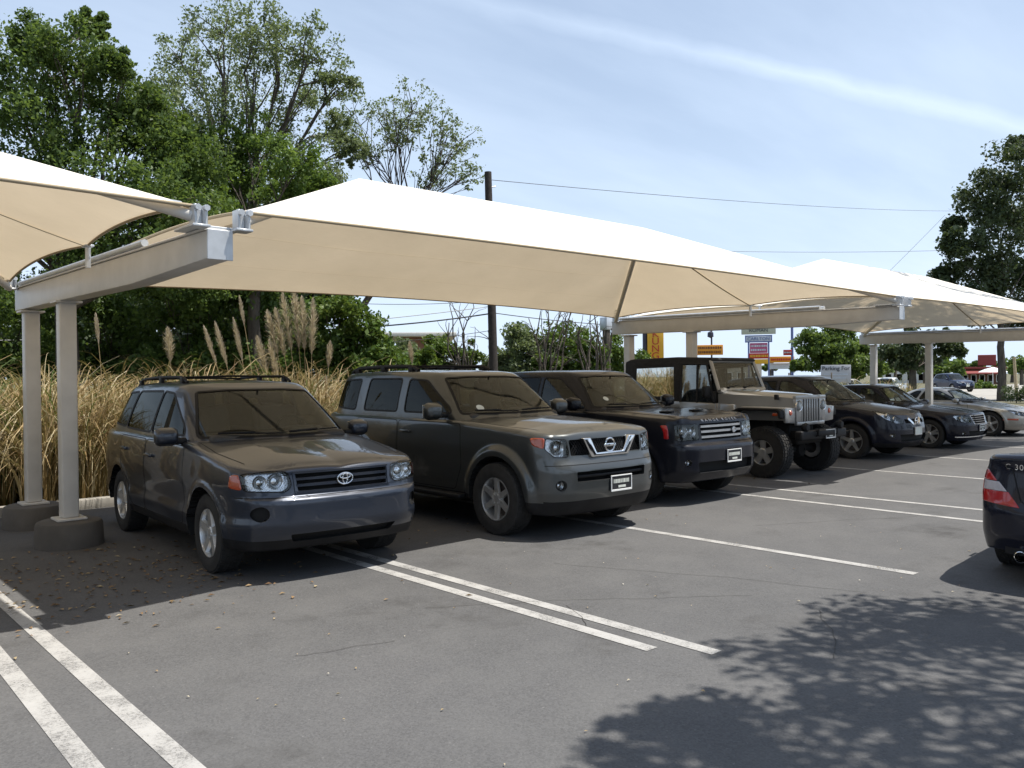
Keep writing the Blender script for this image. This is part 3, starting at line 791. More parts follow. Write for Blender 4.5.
# tarry cracks
bm = bmesh.new(); rc = random.Random(5)
def crack(a, b, n, amp, wd):
    a, b = Vector(a), Vector(b); d = b - a; s = Vector((-d.y, d.x, 0)).normalized(); pts = []; o = 0
    for k in range(n + 1): o += rc.uniform(-1, 1) * amp; pts.append(a + d * k / n + s * (o * (1 - abs(2 * k / n - 1) * .4)))
    ribbon(bm, [(p, Vector((0, 0, 1))) for p in pts], wd, .0045)
for a, b, n in (((3.6, 5.0, 0), (5.6, 3.55, 0), 26), ((5.3, 5.4, 0), (6.3, 3.0, 0), 22), ((6.6, 2.1, 0), (6.0, 1.2, 0), 16), ((2.4, 4.7, 0), (3.0, 4.5, 0), 10), ((8.2, 5.2, 0), (10.1, 4.2, 0), 20), ((-1, 3.2, 0), (1.0, 2.8, 0), 20), ((5.6, 3.0, 0), (4.7, 2.45, 0), 14), ((6.2, 2.7, 0), (6.6, 2.1, 0), 8), ((4.4, 4.35, 0), (4.1, 3.9, 0), 8)): crack(a, b, n, .022, .0045)
tag(from_bm('asphalt_crack', bm, simple('tar', (.045, .043, .04), .85)), kind='structure')

# ------------------------------------------------------------------ shade canopies
g = NG('shade_cloth'); tcn = g.n('TexCoord')
wv = g.n('TexWave'); wv.wave_type = 'BANDS'; wv.bands_direction = 'X'; wv.inputs['Scale'].default_value = 3.2; wv.inputs['Distortion'].default_value = .5; wv.inputs['Detail'].default_value = 2
g.l(tcn.outputs['Object'], wv.inputs['Vector'])
n1, n2 = g.noise(1.1, 8, .66), g.noise(30, 4, .7, stretch=(.25, 2.2, 1))
fold = g.math('ADD', g.math('MULTIPLY', n2, .40), g.math('MULTIPLY', n1, .60))
di = g.n('BsdfDiffuse'); tl = g.n('BsdfTranslucent')
g.l(g.ramp(fold, [(.3, (.66, .63, .57)), (.7, (.69, .66, .60))]), di.inputs[0])
g.l(g.ramp(fold, [(.3, (.170, .136, .090)), (.7, (.226, .182, .124))]), tl.inputs[0])
bp = g.n('Bump'); bp.inputs['Strength'].default_value = .22; bp.inputs['Distance'].default_value = .03; g.l(n1, bp.inputs['Height']); g.l(bp.outputs[0], di.inputs['Normal'])
ad = g.n('AddShader'); g.l(di.outputs[0], ad.inputs[0]); g.l(tl.outputs[0], ad.inputs[1]); g.l(ad.outputs[0], g.o.inputs[0]); M['cloth'] = g.m
g = NG('shade_cloth_hem'); di = g.n('BsdfDiffuse'); di.inputs[0].default_value = (.40, .33, .23, 1); g.l(di.outputs[0], g.o.inputs[0]); M['hem'] = g.m
g = NG('cloth_seam'); di = g.n('BsdfDiffuse'); tl = g.n('BsdfTranslucent'); di.inputs[0].default_value = (.55, .52, .46, 1); tl.inputs[0].default_value = (.140, .108, .068, 1); ad = g.n('AddShader'); g.l(di.outputs[0], ad.inputs[0]); g.l(tl.outputs[0], ad.inputs[1]); g.l(ad.outputs[0], g.o.inputs[0]); M['cloth_seam'] = g.m
M['steel'] = simple('painted_steel', (.60, .575, .53), .42, vary=.07, scale=5)
M['galv'] = simple('galvanised_fitting', (.60, .62, .64), .38, .5, vary=.10, scale=9)

YF, YR, ZF, ZR = 5.62, 11.22, 2.85, 2.86
FRX = [-8.3, 2.35, 13.0, 23.68]
def canopy(xa, xb, label):
    root = thing('shade_canopy', label, 'shade canopy', ((xa + xb) / 2, (YF + YR) / 2, 0), 0, 'shade canopies over the parked cars')
    inv = Vector(root.location)
    A, B, Cc, D = Vector((xa + .17, YF, ZF)), Vector((xb - .17, YF, ZF)), Vector((xb - .17, YR, ZR)), Vector((xa + .17, YR, ZR))
    R0, R1 = Vector((xa + 2.80, 8.36, 3.98)), Vector((xb - 2.80, 8.36, 3.98)); ym = 8.15
    def arc(p, q, inward, up, t): s = 4 * t * (1 - t); return p + (q - p) * t + inward * s + Vector((0, 0, up * s))
    def panel(edge, top, ns, nt_, sag):
        v, f = [], []
        for j in range(nt_ + 1):
            for i in range(ns + 1):
                s, t = i / ns, j / nt_; e, q = edge(s), top(s); p = e + (q - e) * t; k = 4 * t * (1 - t) * min(1.0, 5.0 * s * (1 - s))
                p = p + Vector((0, 0, -sag * k)); v.append(p - inv)
        for j in range(nt_):
            for i in range(ns): a = j * (ns + 1) + i; f.append((a, a + 1, a + ns + 2, a + ns + 1))
        return v, f
    ef = lambda s: arc(A, B, Vector((0, .34, 0)), .10, s); er = lambda s: arc(Cc, D, Vector((0, -.26, 0)), .08, s)
    rl = lambda s: R0 + (R1 - R0) * s; rr_ = lambda s: R1 + (R0 - R1) * s
    def side(p, mid, q, dep=.05):
        def e(s):
            i = Vector(((R0.x + R1.x) / 2 - p.x, 0, 0)).normalized()
            return arc(p, mid, i * dep, .05, s * 2) if s < .5 else arc(mid, q, i * dep, .06, s * 2 - 1)
        return e
    mr, ml = Vector((xb - .15, ym, 2.90)), Vector((xa + .15, ym, 2.90))
    es, el = side(B, mr, Cc), side(D, ml, A, .04)
    V, F = [], []
    for edge, top, ns, sg in ((ef, rl, 44, .10), (es, lambda s: R1, 32, .07), (er, rr_, 44, .10), (el, lambda s: R0, 32, .07)):
        v, f = panel(edge, top, ns, 16, sg); o = len(V); V += v; F += [tuple(k + o for k in q) for q in f]
    me = bpy.data.meshes.new('cloth'); bm = bmesh.new(); vs_ = [bm.verts.new(p) for p in V]
    for q in F:
        try: bm.faces.new([vs_[k] for k in q])
        except ValueError: pass
    bmesh.ops.remove_doubles(bm, verts=bm.verts, dist=1e-3); bmesh.ops.dissolve_degenerate(bm, dist=1e-4, edges=bm.edges); bmesh.ops.recalc_face_normals(bm, faces=bm.faces)
    cl = from_bm('cloth', bm, M['cloth'], root, smooth=True, angle=12)
    bm = bmesh.new()
    for e in (ef, es, er, el): bm_tube(bm, [e(k / 48) - inv for k in range(49)], .013, 6)
    from_bm('hem', bm, M['hem'], cl, smooth=True)
    bm = bmesh.new()
    for a, b in ((es(.5), R1), (el(.5), R0)):
        ribbon(bm, [(a + (b - a) * (k / 16) - Vector((0, 0, .07 * 4 * (k / 16) * (1 - k / 16) + .012)) - inv, Vector((0, 0, -1))) for k in range(17)], .035, .004)
    from_bm('seam', bm, M['hem'], cl)
    # sewn panel seams across the long slopes
    bm = bmesh.new()
    for e, tp in ((ef, rl), (er, rr_)):
        for t in (.27, .52, .76):
            ribbon(bm, [(e(k / 44) + (tp(k / 44) - e(k / 44)) * t - Vector((0, 0, .10 * 4 * t * (1 - t) * min(1.0, 5 * k / 44 * (1 - k / 44)) + .006)) - inv, Vector((0, 0, -1))) for k in range(1, 44)], .010, .002)
    from_bm('panel_seam', bm, M['cloth_seam'], cl)
    # hip and ridge tubes that carry the cloth
    bm = bmesh.new(); dz = Vector((0, 0, -.045))
    bm_tube(bm, [R0 + dz - inv, R1 + dz - inv], .038, 8)
    from_bm('ridge_tube', bm, M['steel'], root, smooth=True, angle=50)
    for p, q in ((A, R0), (B, R1), (Cc, R1), (D, R0)):
        bm = bmesh.new(); b0 = Vector((p.x, p.y, 2.74)); bm_tube(bm, [b0 + Vector((0, 0, .04)) - inv] + [p + (q - p) * t + dz + Vector((0, 0, -.02)) - inv for t in (.06, .3, .6, 1.0)], .040, 8)
        from_bm('hip_tube', bm, M['steel'], root, smooth=True, angle=50)
    for s, xc in ((1, xa + .15), (-1, xb - .15)):
        for yc, zc0 in ((YF - .02, ZF), (YR + .02, ZR)):
            bm = bmesh.new(); zz = 2.80 if yc < 8 else 2.86; bm_box(bm, (xc - .036, yc, zz - .012), (.018, .10, .135), .004, 1); bm_box(bm, (xc + .036, yc, zz - .012), (.018, .10, .135), .004, 1); bm_box(bm, (xc, yc + .025, zz - .02), (.053, .04, .105), .004, 1); bm_box(bm, (xc, yc, zz - .085), (.12, .12, .018), .004, 1)
            for k in (0, 1): bm_lathe(bm, [(-.03, .001), (-.03, .022), (0, .022)], 6, 'y', (xc - .03 + .06 * k, yc - .05, zz + .03))
            dv = Vector((s * .6, .55 if yc < 8 else -.55, .16)).normalized()
            for k in range(3): bm_tube(bm, [Vector((xc, yc, zz + .04)) + dv * (.12 + .15 * k), Vector((xc, yc, zz + .04)) + dv * (.19 + .15 * k)], .022, 6)
            bmesh.ops.translate(bm, verts=bm.verts, vec=-inv); from_bm('corner_bracket', bm, M['galv'], root, smooth=True, angle=40)
    for p in (mr, ml): bm = bmesh.new(); bm_tube(bm, [Vector((p.x, p.y, 2.70)) - inv, Vector((p.x, p.y, 2.91)) - inv], .024, 8); bm_box(bm, Vector((p.x, p.y, 2.895)) - inv, (.08, .12, .02), .006, 1); from_bm('mid_post', bm, M['galv'], root, smooth=True, angle=40)
canopy(FRX[0], FRX[1], 'cream canopy cut off by the left edge, scalloped above the nearest white columns')
canopy(FRX[1], FRX[2], 'large cream cloth canopy spanning over the two nearest SUVs')
canopy(FRX[2], FRX[3], 'farther cream cloth canopy over the black saloon, dappled with tree shadow')

def frame(x, label):
    root = thing('canopy_frame', label, 'steel frame', (x, 10.2, 0), 0, 'steel frames carrying the shade canopies'); oy = -10.2
    bm = bmesh.new(); y0, y1 = 5.62, 11.40
    bm_prism(bm, [(y0 + oy, 2.51), (y0 + oy, 2.70), (y1 + oy, 2.785), (y1 + oy, 2.53), (9.7 + oy, 2.51), (7.2 + oy, 2.475)], 'x', -.085, .085, .008, 2)
    bm_prism(bm, [(y0 + oy + .02, 2.702), (y0 + oy + .02, 2.718), (y1 + oy - .02, 2.802), (y1 + oy - .02, 2.787)], 'x', -.10, .10, .003, 1)
    be = from_bm('beam', bm, M['steel'], root, smooth=True, angle=40)
    bm = bmesh.new(); bm_box(bm, (0, y0 + oy - .008, 2.605), (.18, .016, .205), .003, 1); from_bm('end_plate', bm, M['galv'], be)
    bm = bmesh.new(); bm_box(bm, (0, y0 + oy + .20, 2.732), (.36, .30, .018), .003, 1); from_bm('saddle_plate', bm, M['galv'], be)
    bm = bmesh.new()
    for s in (-.07, .07): bm_tube(bm, [(s, 6.9 + oy, 2.775), (s, 11.2 + oy, 2.835)], .03, 8)
    from_bm('cable_pipe', bm, M['galv'], root, smooth=True, angle=50)
    for yc in (9.50, 11.02):
        bm = bmesh.new(); bm_box(bm, (0, yc + oy, 1.40), (.16, .16, 2.22), .018, 3); c = from_bm('column', bm, M['steel'], root, smooth=True, angle=40)
        bm = bmesh.new(); bm_box(bm, (0, yc + oy, 2.497), (.25, .24, .022), .003, 1); from_bm('cap_plate', bm, M['steel'], c)
        bm = bmesh.new(); bm_box(bm, (0, yc + oy, .278), (.28, .28, .024), .004, 1); 

        from_bm('base_plate', bm, M['steel'], c)
        bm = bmesh.new(); bm_lathe(bm, [(0, .325), (.22, .315), (.25, .30), (.262, .27), (.265, .001)], 40, 'z', (0, yc + oy, 0)); from_bm('footing', bm, M['dark_concrete'], c, smooth=True, angle=40)
frame(FRX[1], 'nearest white steel frame, two columns on round concrete footings left of the silver-blue SUV')
frame(FRX[2], 'white steel frame behind the khaki off-roader, its beam joining two canopies')
frame(FRX[3], 'farthest white steel frame, its columns rising behind the black saloon')
# ------------------------------------------------------------------ the vehicles under the canopy
def suv_interior(z, top, y0): return dict(z=z, top=top, wheel_side=1, seats=[(.38, y0, 'front'), (-.38, y0, 'front'), (0, y0 + .9, 'rear')])
P_BLUE = paint('paint_silver_blue', (0.025, 0.032, 0.048), .5, .32, .05, .75)
P_GREY = paint('paint_grey_green', (0.070, 0.075, 0.075), .65, .34, .05, .75)
P_BLACK = paint('paint_black', (0.010, 0.011, 0.016), .0, .22, .015, .22, .2)
P_NAVY = paint('paint_dark_navy', (0.009, 0.010, 0.018), .0, .24, .015, .32, .25)
P_SILVER = paint('paint_champagne_silver', (0.33, 0.31, 0.27), .55, .36, .12)
P_TAN = paint('paint_light_khaki', (0.30, 0.298, 0.29), .5, .34, .05)
P_WHITE = paint('paint_white', (0.70, 0.70, 0.68), .0, .4, .08)

# silver-blue mid-size SUV
HL = dict(name='silver_blue_suv', L=4.69, W=1.83, paint=P_BLUE, wheels=[(.93, .345), (3.645, .345)], arch_gap=.065, flare=.016, flare_w=.07,
  plan=[(0, 0), (.35, .012), (.60, .055), (.76, .15), (.865, .34), (.905, .62), (.915, 1.2), (.915, 2.5), (.905, 3.7), (.875, 4.3), (.79, 4.57), (.6, 4.66), (.3, 4.688), (0, 4.69)],
  df=[(.25, .14), (.34, .08), (.42, .02), (.50, 0), (.655, 0), (.695, .012), (.715, .05), (.76, .062), (.90, .095), (.96, .13), (1.1, .25)],
  ds=[(.2, .07), (.36, .02), (.48, .004), (.56, .016), (.8, .0), (.98, .018), (1.14, .05)], dr=[(.2, .1), (.45, .02), (.6, 0), (.75, .03), (1.2, .08)],
  zbot=[(0, .27), (.6, .27), (1.4, .27), (3, .28), (4, .33), (4.69, .36)], ztop=[(0, .90), (.12, .935), (.3, .985), (.7, 1.05), (1.15, 1.115), (1.5, 1.15), (3, 1.16), (4.69, 1.15)], edge_r=.055, drop=.055, clad_z=.365,
  hood=lambda x, y: .014 * np.exp(-((x - .30) / .26) ** 4) * np.clip((1.25 - y) / .3, 0, 1),
  green=dict(base=[(0, 1.10), (.42, 1.14), (.70, 1.26), (.81, 1.44), (.85, 1.75), (.862, 2.6), (.85, 3.6), (.815, 4.25), (.70, 4.50), (.35, 4.58), (0, 4.6)],
             roof=[(0, 2.00), (.32, 2.02), (.52, 2.08), (.60, 2.17), (.635, 2.34), (.655, 2.8), (.645, 3.5), (.62, 4.0), (.53, 4.16), (.3, 4.21), (0, 4.22)],
             zb=1.03, zr=[(1.9, 1.605), (2.4, 1.645), (3.2, 1.65), (4.3, 1.60)], crown=.035, edge=.07, mirror_z=1.53),
  windows=[dict(name='windshield', axis='y', mat='windshield', poly=[(-.745, 1.145), (.745, 1.145), (.735, 1.20), (.585, 1.565), (.30, 1.583), (-.30, 1.583), (-.585, 1.565), (-.735, 1.20)], round=.03, seal=.03),
           dict(name='side_window', axis='x', mat='tint', poly=[(1.70, 1.16), (1.78, 1.24), (2.36, 1.555), (2.655, 1.575), (2.655, 1.15)]),
           dict(name='side_window', axis='x', mat='tint', poly=[(2.685, 1.15), (2.685, 1.575), (3.55, 1.568), (3.62, 1.165)]),
           dict(name='side_window', axis='x', mat='tint', poly=[(3.65, 1.17), (3.585, 1.565), (4.06, 1.54), (4.34, 1.22)]),
           dict(name='rear_window', axis='y', mat='tint', poly=[(-.6, 1.2), (.6, 1.2), (.5, 1.52), (-.5, 1.52)])],
  doors=[[(1.50, .36), (1.44, .60), (1.48, 1.075), (2.66, 1.085), (2.66, .36)], [(2.68, .36), (2.68, 1.085), (3.62, 1.09), (3.56, .82), (3.26, .60), (3.16, .36)]], handles=[(2.50, .93), (3.42, .95)],
  lines=[('z', [(-.74, .42), (-.80, .9), (-.78, 1.35)], 1), ('z', [(.74, .42), (.80, .9), (.78, 1.35)], 1), ('y', [(-.86, .712), (.86, .712)], 1)],
  cuts=[dict(name='turn_signal', kind='panel', mat='amber', deep=.03, poly=[(.825, .775), (.835, .905), (.872, .895), (.885, .79)], round=.02),
        dict(name='headlight', kind='lamp', deep=.07, poly=[(.52, .755), (.47, .80), (.49, .915), (.62, .928), (.832, .908), (.818, .77)], round=.03, bulbs=[(.585, .84, .058), (.70, .835, .05)]),
        dict(name='lower_intake', kind='hole', deep=.06, one=True, poly=[(-.46, .335), (.46, .335), (.50, .405), (-.50, .405)], round=.02),
        dict(name='grille', kind='hole', deep=.07, one=True, poly=[(-.42, .75), (.42, .75), (.435, .90), (-.435, .90)], round=.02),
        dict(name='fog_lamp_recess', kind='hole', deep=.04, poly=circle_poly((.725, .585), .062))],
  mirror=(1.0, 1.62, 1.16, (.22, .14, .17)), wipers=[(-.60, 1.17, -.02, 1.15), (.05, 1.16, .62, 1.17)], cabin=suv_interior(1.12, 1.60, 2.35),
  wheel=dict(w=.225, tuck=.03, rim=.62, style=dict(n=5, w=(.42, .40), kind='plain', mat='alloy', dish=.72, hub=.24)))
r = thing('parked_suv', 'silver-blue SUV with an oval badge on its three-bar grille, parked beside the white columns', 'suv', (3.73, 6.29, 0), math.radians(-2.4))
c = make_car(HL, r)
bm = bmesh.new()
for z in (.80, .852): surf_bar(bm, c['bvh'], 'y', [(-.43, z), (.43, z)], .026, .03, .002)
from_bm('grille_bar', bm, P_BLUE, r, smooth=True, angle=40)
bm = bmesh.new()
for pl in ([(-.45, .745), (.45, .745)], [(-.45, .905), (.45, .905)]): surf_bar(bm, c['bvh'], 'y', pl, .022, .02, .010)
for s in (1, -1): surf_bar(bm, c['bvh'], 'y', [(s * .44, .74), (s * .45, .91)], .022, .02, .010)
from_bm('grille_surround', bm, P_BLUE, r, smooth=True, angle=40)
emblem_ring(r, c['bvh'], 0, .83, .072, .048, extra=[('ell', 0, 0, .022, .046), ('ell', 0, .02, .050, .020)])
rails(r, c['gb'], .56, 2.35, 4.05, M['black'], (2.5, 3.2, 3.95), .05, .015); crossbars(r, c['gb'], .56, (2.55, 3.75), M['black'])

# grey boxy SUV
PF = dict(name='grey_suv', L=4.76, W=1.85, paint=P_GREY, wheels=[(.87, .385), (3.72, .385)], arch_gap=.075, flare=.045, flare_w=.13,
  plan=[(0, 0), (.35, .015), (.60, .05), (.77, .13), (.86, .28), (.885, .55), (.89, 1.2), (.89, 2.5), (.89, 3.8), (.88, 4.45), (.80, 4.68), (.6, 4.74), (.3, 4.758), (0, 4.76)],
  df=[(.22, .16), (.34, .06), (.42, .02), (.50, 0), (.70, .0), (.76, .02), (.80, .045), (.85, .07), (.95, .085), (1.05, .10), (1.14, .16)],
  ds=[(.2, .07), (.38, .02), (.55, 0), (.85, .0), (1.05, .012), (1.24, .04)], dr=[(.2, .1), (.45, .02), (.6, 0), (.8, .03), (1.3, .06)],
  zbot=[(0, .25), (.5, .27), (1.4, .34), (3, .34), (4, .36), (4.76, .40)], ztop=[(0, 1.04), (.10, 1.085), (.28, 1.14), (.6, 1.175), (1.2, 1.215), (1.6, 1.235), (3, 1.245), (4.76, 1.25)], edge_r=.06, drop=.055, clad_z=.40,
  hood=lambda x, y: .018 * np.exp(-((x) / .52) ** 6) * np.clip((1.4 - y) / .3, 0, 1),
  green=dict(base=[(0, 1.34), (.42, 1.37), (.70, 1.46), (.80, 1.60), (.83, 1.85), (.84, 2.6), (.835, 3.7), (.815, 4.4), (.72, 4.60), (.35, 4.66), (0, 4.67)],
             roof=[(0, 2.14), (.34, 2.16), (.56, 2.22), (.64, 2.31), (.675, 2.5), (.69, 3.0), (.685, 3.8), (.665, 4.3), (.58, 4.47), (.3, 4.52), (0, 4.53)],
             zb=1.13, zr=[(2.0, 1.715), (2.5, 1.75), (3.4, 1.765), (4.6, 1.74)], crown=.03, edge=.06, mirror_z=1.65),
  windows=[dict(name='windshield', axis='y', mat='windshield', poly=[(-.735, 1.265), (.735, 1.265), (.725, 1.32), (.605, 1.68), (.30, 1.697), (-.30, 1.697), (-.605, 1.68), (-.725, 1.32)], round=.03, seal=.03),
           dict(name='side_window', axis='x', mat='tint', poly=[(1.80, 1.27), (1.86, 1.34), (2.38, 1.655), (2.74, 1.675), (2.74, 1.27)]),
           dict(name='side_window', axis='x', mat='tint', poly=[(2.90, 1.27), (2.90, 1.68), (3.66, 1.68), (3.70, 1.27)]),
           dict(name='side_window', axis='x', mat='tint', poly=[(3.90, 1.27), (3.88, 1.678), (4.36, 1.66), (4.46, 1.30)]),
           dict(name='rear_window', axis='y', mat='tint', poly=[(-.6, 1.3), (.6, 1.3), (.54, 1.64), (-.54, 1.64)])],
  doors=[[(1.62, .42), (1.50, .70), (1.54, 1.165), (2.80, 1.17), (2.80, .42)], [(2.82, .42), (2.82, 1.17), (3.78, 1.175), (3.78, 1.02), (3.34, .80), (3.20, .42)]], handles=[(2.62, 1.04), (3.62, 1.06)],
  lines=[('z', [(-.72, .40), (-.79, .8), (-.80, 1.50)], 1), ('z', [(.72, .40), (.79, .8), (.80, 1.50)], 1), ('y', [(-.82, .775), (.82, .775)], 1)],
  cuts=[dict(name='turn_signal', kind='panel', mat='amber', deep=.03, poly=[(.815, .945), (.80, 1.055), (.868, 1.06), (.868, .975)], round=.02),
        dict(name='headlight', kind='lamp', deep=.08, poly=[(.585, .855), (.565, .90), (.585, 1.035), (.795, 1.057), (.81, .94), (.74, .86)], round=.025, bulbs=[(.66, .95, .065)]),
        dict(name='grille', kind='hole', deep=.09, one=True, poly=[(-.545, .865), (.545, .865), (.555, 1.03), (-.555, 1.03)], round=.02),
        dict(name='lower_intake', kind='hole', deep=.10, one=True, poly=[(-.52, .60), (.52, .60), (.53, .705), (-.53, .705)], round=.02),
        dict(name='fog_lamp', kind='lamp', deep=.05, poly=circle_poly((.70, .575), .052), bulbs=[(.70, .575, .04)])],
  mirror=(1.01, 1.86, 1.30, (.24, .15, .20)), wipers=[(-.60, 1.29, -.02, 1.27), (.05, 1.28, .62, 1.29)], cabin=suv_interior(1.22, 1.70, 2.60),
  wheel=dict(w=.25, tuck=-.02, rim=.60, style=dict(n=6, w=(.34, .26), kind='plain', mat='alloy', dish=.70, hub=.26, lugs=6)))
r = thing('parked_suv', 'grey-green boxy SUV with flared arches, roof rails and a chrome V grille', 'suv', (6.74, 5.93, 0), math.radians(-.6))
c = make_car(PF, r); bv = c['bvh']
bm = bmesh.new()
for k in range(-18, 19):                                            # slanted honeycomb wires of the grille
    x0 = k * .034
    for sg in (1, -1):
        pl = [(x0, .868), (x0 + sg * .12, 1.026)]
        if all(abs(p[0]) < .545 for p in pl): surf_bar(bm, bv, 'y', pl, .008, .03, -.025)
from_bm('grille_mesh', bm, M['black'], r)
bm = bmesh.new()
yq = project(bv, 'y', 0, .95)[0].y
bm_prism(bm, [(-.41, 1.045), (-.30, 1.045), (-.205, .885), (.205, .885), (.30, 1.045), (.41, 1.045), (.285, .838), (-.285, .838)], 'y', yq - .035, yq + .05, .014, 3)
from_bm('grille_frame', bm, M['chrome'], r, smooth=True, angle=40)
emblem_ring(r, bv, 0, .955, .07, .07, t=.010, extra=[('bar', .18, .032)])
rails(r, c['gb'], .585, 2.75, 4.35, M['black'], (2.9, 3.55, 4.2), .05, .026); crossbars(r, c['gb'], .585, (3.0, 3.95), M['black'], .06)
plate(r, bv, .09, .55, .33, .17)
bm = bmesh.new(); surf_bar(bm, bv, 'y', [(-.50, .652), (.50, .652)], .035, .03, -.02); from_bm('intake_bar', bm, M['black'], r, smooth=True)
for s in (1, -1):
    bm = bmesh.new(); bm_box(bm, (s * .93, 2.30, .36), (.12, 1.75, .06), .025, 3); from_bm('side_step', bm, M['black'], r, smooth=True, angle=50)
q = project(c['gb'], 'y', -.50, 1.33)                               # sticker on the glass
bm = bmesh.new(); nr = q[1]; rot = nr.to_track_quat('Z', 'Y').to_matrix(); bm_lathe(bm, [(.0, .001), (.0, .05), (-.002, .05)], 12, 'z'); bmesh.ops.rotate(bm, verts=bm.verts, matrix=rot); bmesh.ops.translate(bm, verts=bm.verts, vec=q[0] + nr * .004); from_bm('windshield_sticker', bm, M['paper'], r)

# black square-shouldered SUV
RR = dict(name='black_suv', L=4.79, W=1.93, paint=P_BLACK, wheels=[(.86, .38), (3.605, .38)], arch_gap=.06, flare=.018, flare_w=.08,
  plan=[(0, 0), (.40, .012), (.68, .05), (.82, .13), (.905, .28), (.945, .55), (.955, 1.2), (.955, 2.5), (.95, 3.8), (.92, 4.4), (.84, 4.68), (.6, 4.76), (.3, 4.788), (0, 4.79)],
  df=[(.25, .14), (.36, .05), (.45, .0), (.72, .0), (.77, .02), (.805, .07), (.86, .085), (1.0, .10), (1.07, .12), (1.16, .20)],
  ds=[(.2, .06), (.40, .015), (.6, 0), (.9, .0), (1.05, .012), (1.22, .04)], dr=[(.2, .1), (.45, .02), (.6, 0), (.8, .03), (1.3, .07)],
  zbot=[(0, .30), (.5, .30), (1.4, .34), (3, .34), (4, .38), (4.79, .42)], ztop=[(0, 1.07), (.10, 1.105), (.3, 1.145), (.7, 1.175), (1.2, 1.205), (1.6, 1.22), (3, 1.23), (4.79, 1.25)], edge_r=.04, drop=.045, drop_p=5,
  hood=lambda x, y: .022 * np.clip((x - .55) / .12, 0, 1) * np.clip((.82 - x) / .06, 0, 1) * np.clip((1.3 - y) / .3, 0, 1),
  green=dict(base=[(0, 1.36), (.44, 1.39), (.74, 1.48), (.84, 1.62), (.875, 1.85), (.885, 2.6), (.88, 3.7), (.85, 4.4), (.74, 4.62), (.35, 4.68), (0, 4.69)],
             roof=[(0, 2.12), (.34, 2.14), (.56, 2.20), (.64, 2.29), (.68, 2.5), (.70, 3.0), (.69, 3.8), (.67, 4.2), (.58, 4.38), (.3, 4.44), (0, 4.45)],
             zb=1.11, zr=[(2.0, 1.71), (2.5, 1.75), (3.3, 1.755), (4.5, 1.70)], crown=.03, edge=.06, mirror_z=1.64),
  windows=[dict(name='windshield', axis='y', mat='windshield', poly=[(-.77, 1.245), (.77, 1.245), (.76, 1.30), (.605, 1.675), (.30, 1.69), (-.30, 1.69), (-.605, 1.675), (-.76, 1.30)], round=.03, seal=.03),
           dict(name='side_window', axis='x', mat='sideglass', poly=[(1.82, 1.245), (1.88, 1.32), (2.40, 1.655), (2.72, 1.675), (2.72, 1.245)]),
           dict(name='side_window', axis='x', mat='tint', poly=[(2.80, 1.245), (2.80, 1.68), (3.60, 1.675), (3.66, 1.25)]),
           dict(name='side_window', axis='x', mat='tint', poly=[(3.74, 1.255), (3.70, 1.672), (4.28, 1.63), (4.46, 1.27)]),
           dict(name='rear_window', axis='y', mat='tint', poly=[(-.6, 1.3), (.6, 1.3), (.54, 1.60), (-.54, 1.60)])],
  doors=[[(1.60, .42), (1.46, .70), (1.50, 1.165), (2.74, 1.17), (2.74, .42)], [(2.76, .42), (2.76, 1.17), (3.64, 1.175), (3.62, .95), (3.24, .76), (3.12, .42)]], handles=[(2.56, 1.05), (3.46, 1.06)],
  lines=[('z', [(-.78, .20), (-.80, .8), (-.82, 1.50)], 1), ('z', [(.78, .20), (.80, .8), (.82, 1.50)], 1), ('y', [(-.88, .79), (.88, .79)], 1)],
  cuts=[dict(name='side_marker', kind='panel', mat='red', deep=.03, poly=[(.900, .865), (.900, 1.04), (.922, 1.04), (.922, .865)], round=.012),
        dict(name='headlight', kind='lamp', deep=.07, bowl='black', poly=[(.51, .845), (.50, 1.05), (.86, 1.05), (.86, .845)], round=.03, bulbs=[(.60, .95, .062), (.735, .95, .066)]),
        dict(name='grille', kind='hole', deep=.07, one=True, poly=[(-.455, .835), (.455, .835), (.47, 1.05), (-.47, 1.05)], round=.02),
        dict(name='lower_intake', kind='hole', deep=.07, one=True, poly=[(-.60, .42), (.60, .42), (.62, .56), (-.62, .56)], round=.03),
        dict(name='fog_lamp', kind='lamp', deep=.05, poly=circle_poly((.76, .56), .045), bulbs=[(.76, .56, .036)])],
  mirror=(1.07, 1.80, 1.30, (.23, .14, .19)), wipers=[(-.60, 1.27, -.02, 1.25), (.05, 1.26, .62, 1.27)], cabin=suv_interior(1.20, 1.69, 2.60),
  wheel=dict(w=.255, tuck=.02, rim=.68, style=dict(n=5, w=(.30, .16), kind='split', fan=.26, mat='alloy', dish=.70)))
r = thing('parked_suv', 'black SUV with squared shoulders, silver slatted grille and spaced letters along its hood edge', 'suv', (9.60, 6.44, 0), math.radians(.4))
c = make_car(RR, r); bv = c['bvh']
bm = bmesh.new()
for z in (.875, .945, 1.012): surf_bar(bm, bv, 'y', [(-.455, z), (.455, z)], .034, .04, .004)
from_bm('grille_bar', bm, M['alloy'], r, smooth=True, angle=40)
emblem_ring(r, bv, .26, .945, .045, .026, mat='alloy', t=.005, extra=[('disc',)])
q = project(bv, 'y', 0, 1.075)
me = text_me('RANGE ROVER', .072, .0015, space=1.9)
vv = np.empty(len(me.vertices) * 3); me.vertices.foreach_get('co', vv); vv = vv.reshape(-1, 3)
for p in vv:
    qq = project(bv, 'y', p[0], 1.088 + p[1] * .62)
    if qq: p[:] = tuple(qq[0] + qq[1] * (.003 + p[2]))
me.vertices.foreach_set('co', vv.ravel()); link('hood_lettering', me, M['alloy'], r, smooth=False)
plate(r, bv, .12, .61, .33, .17)
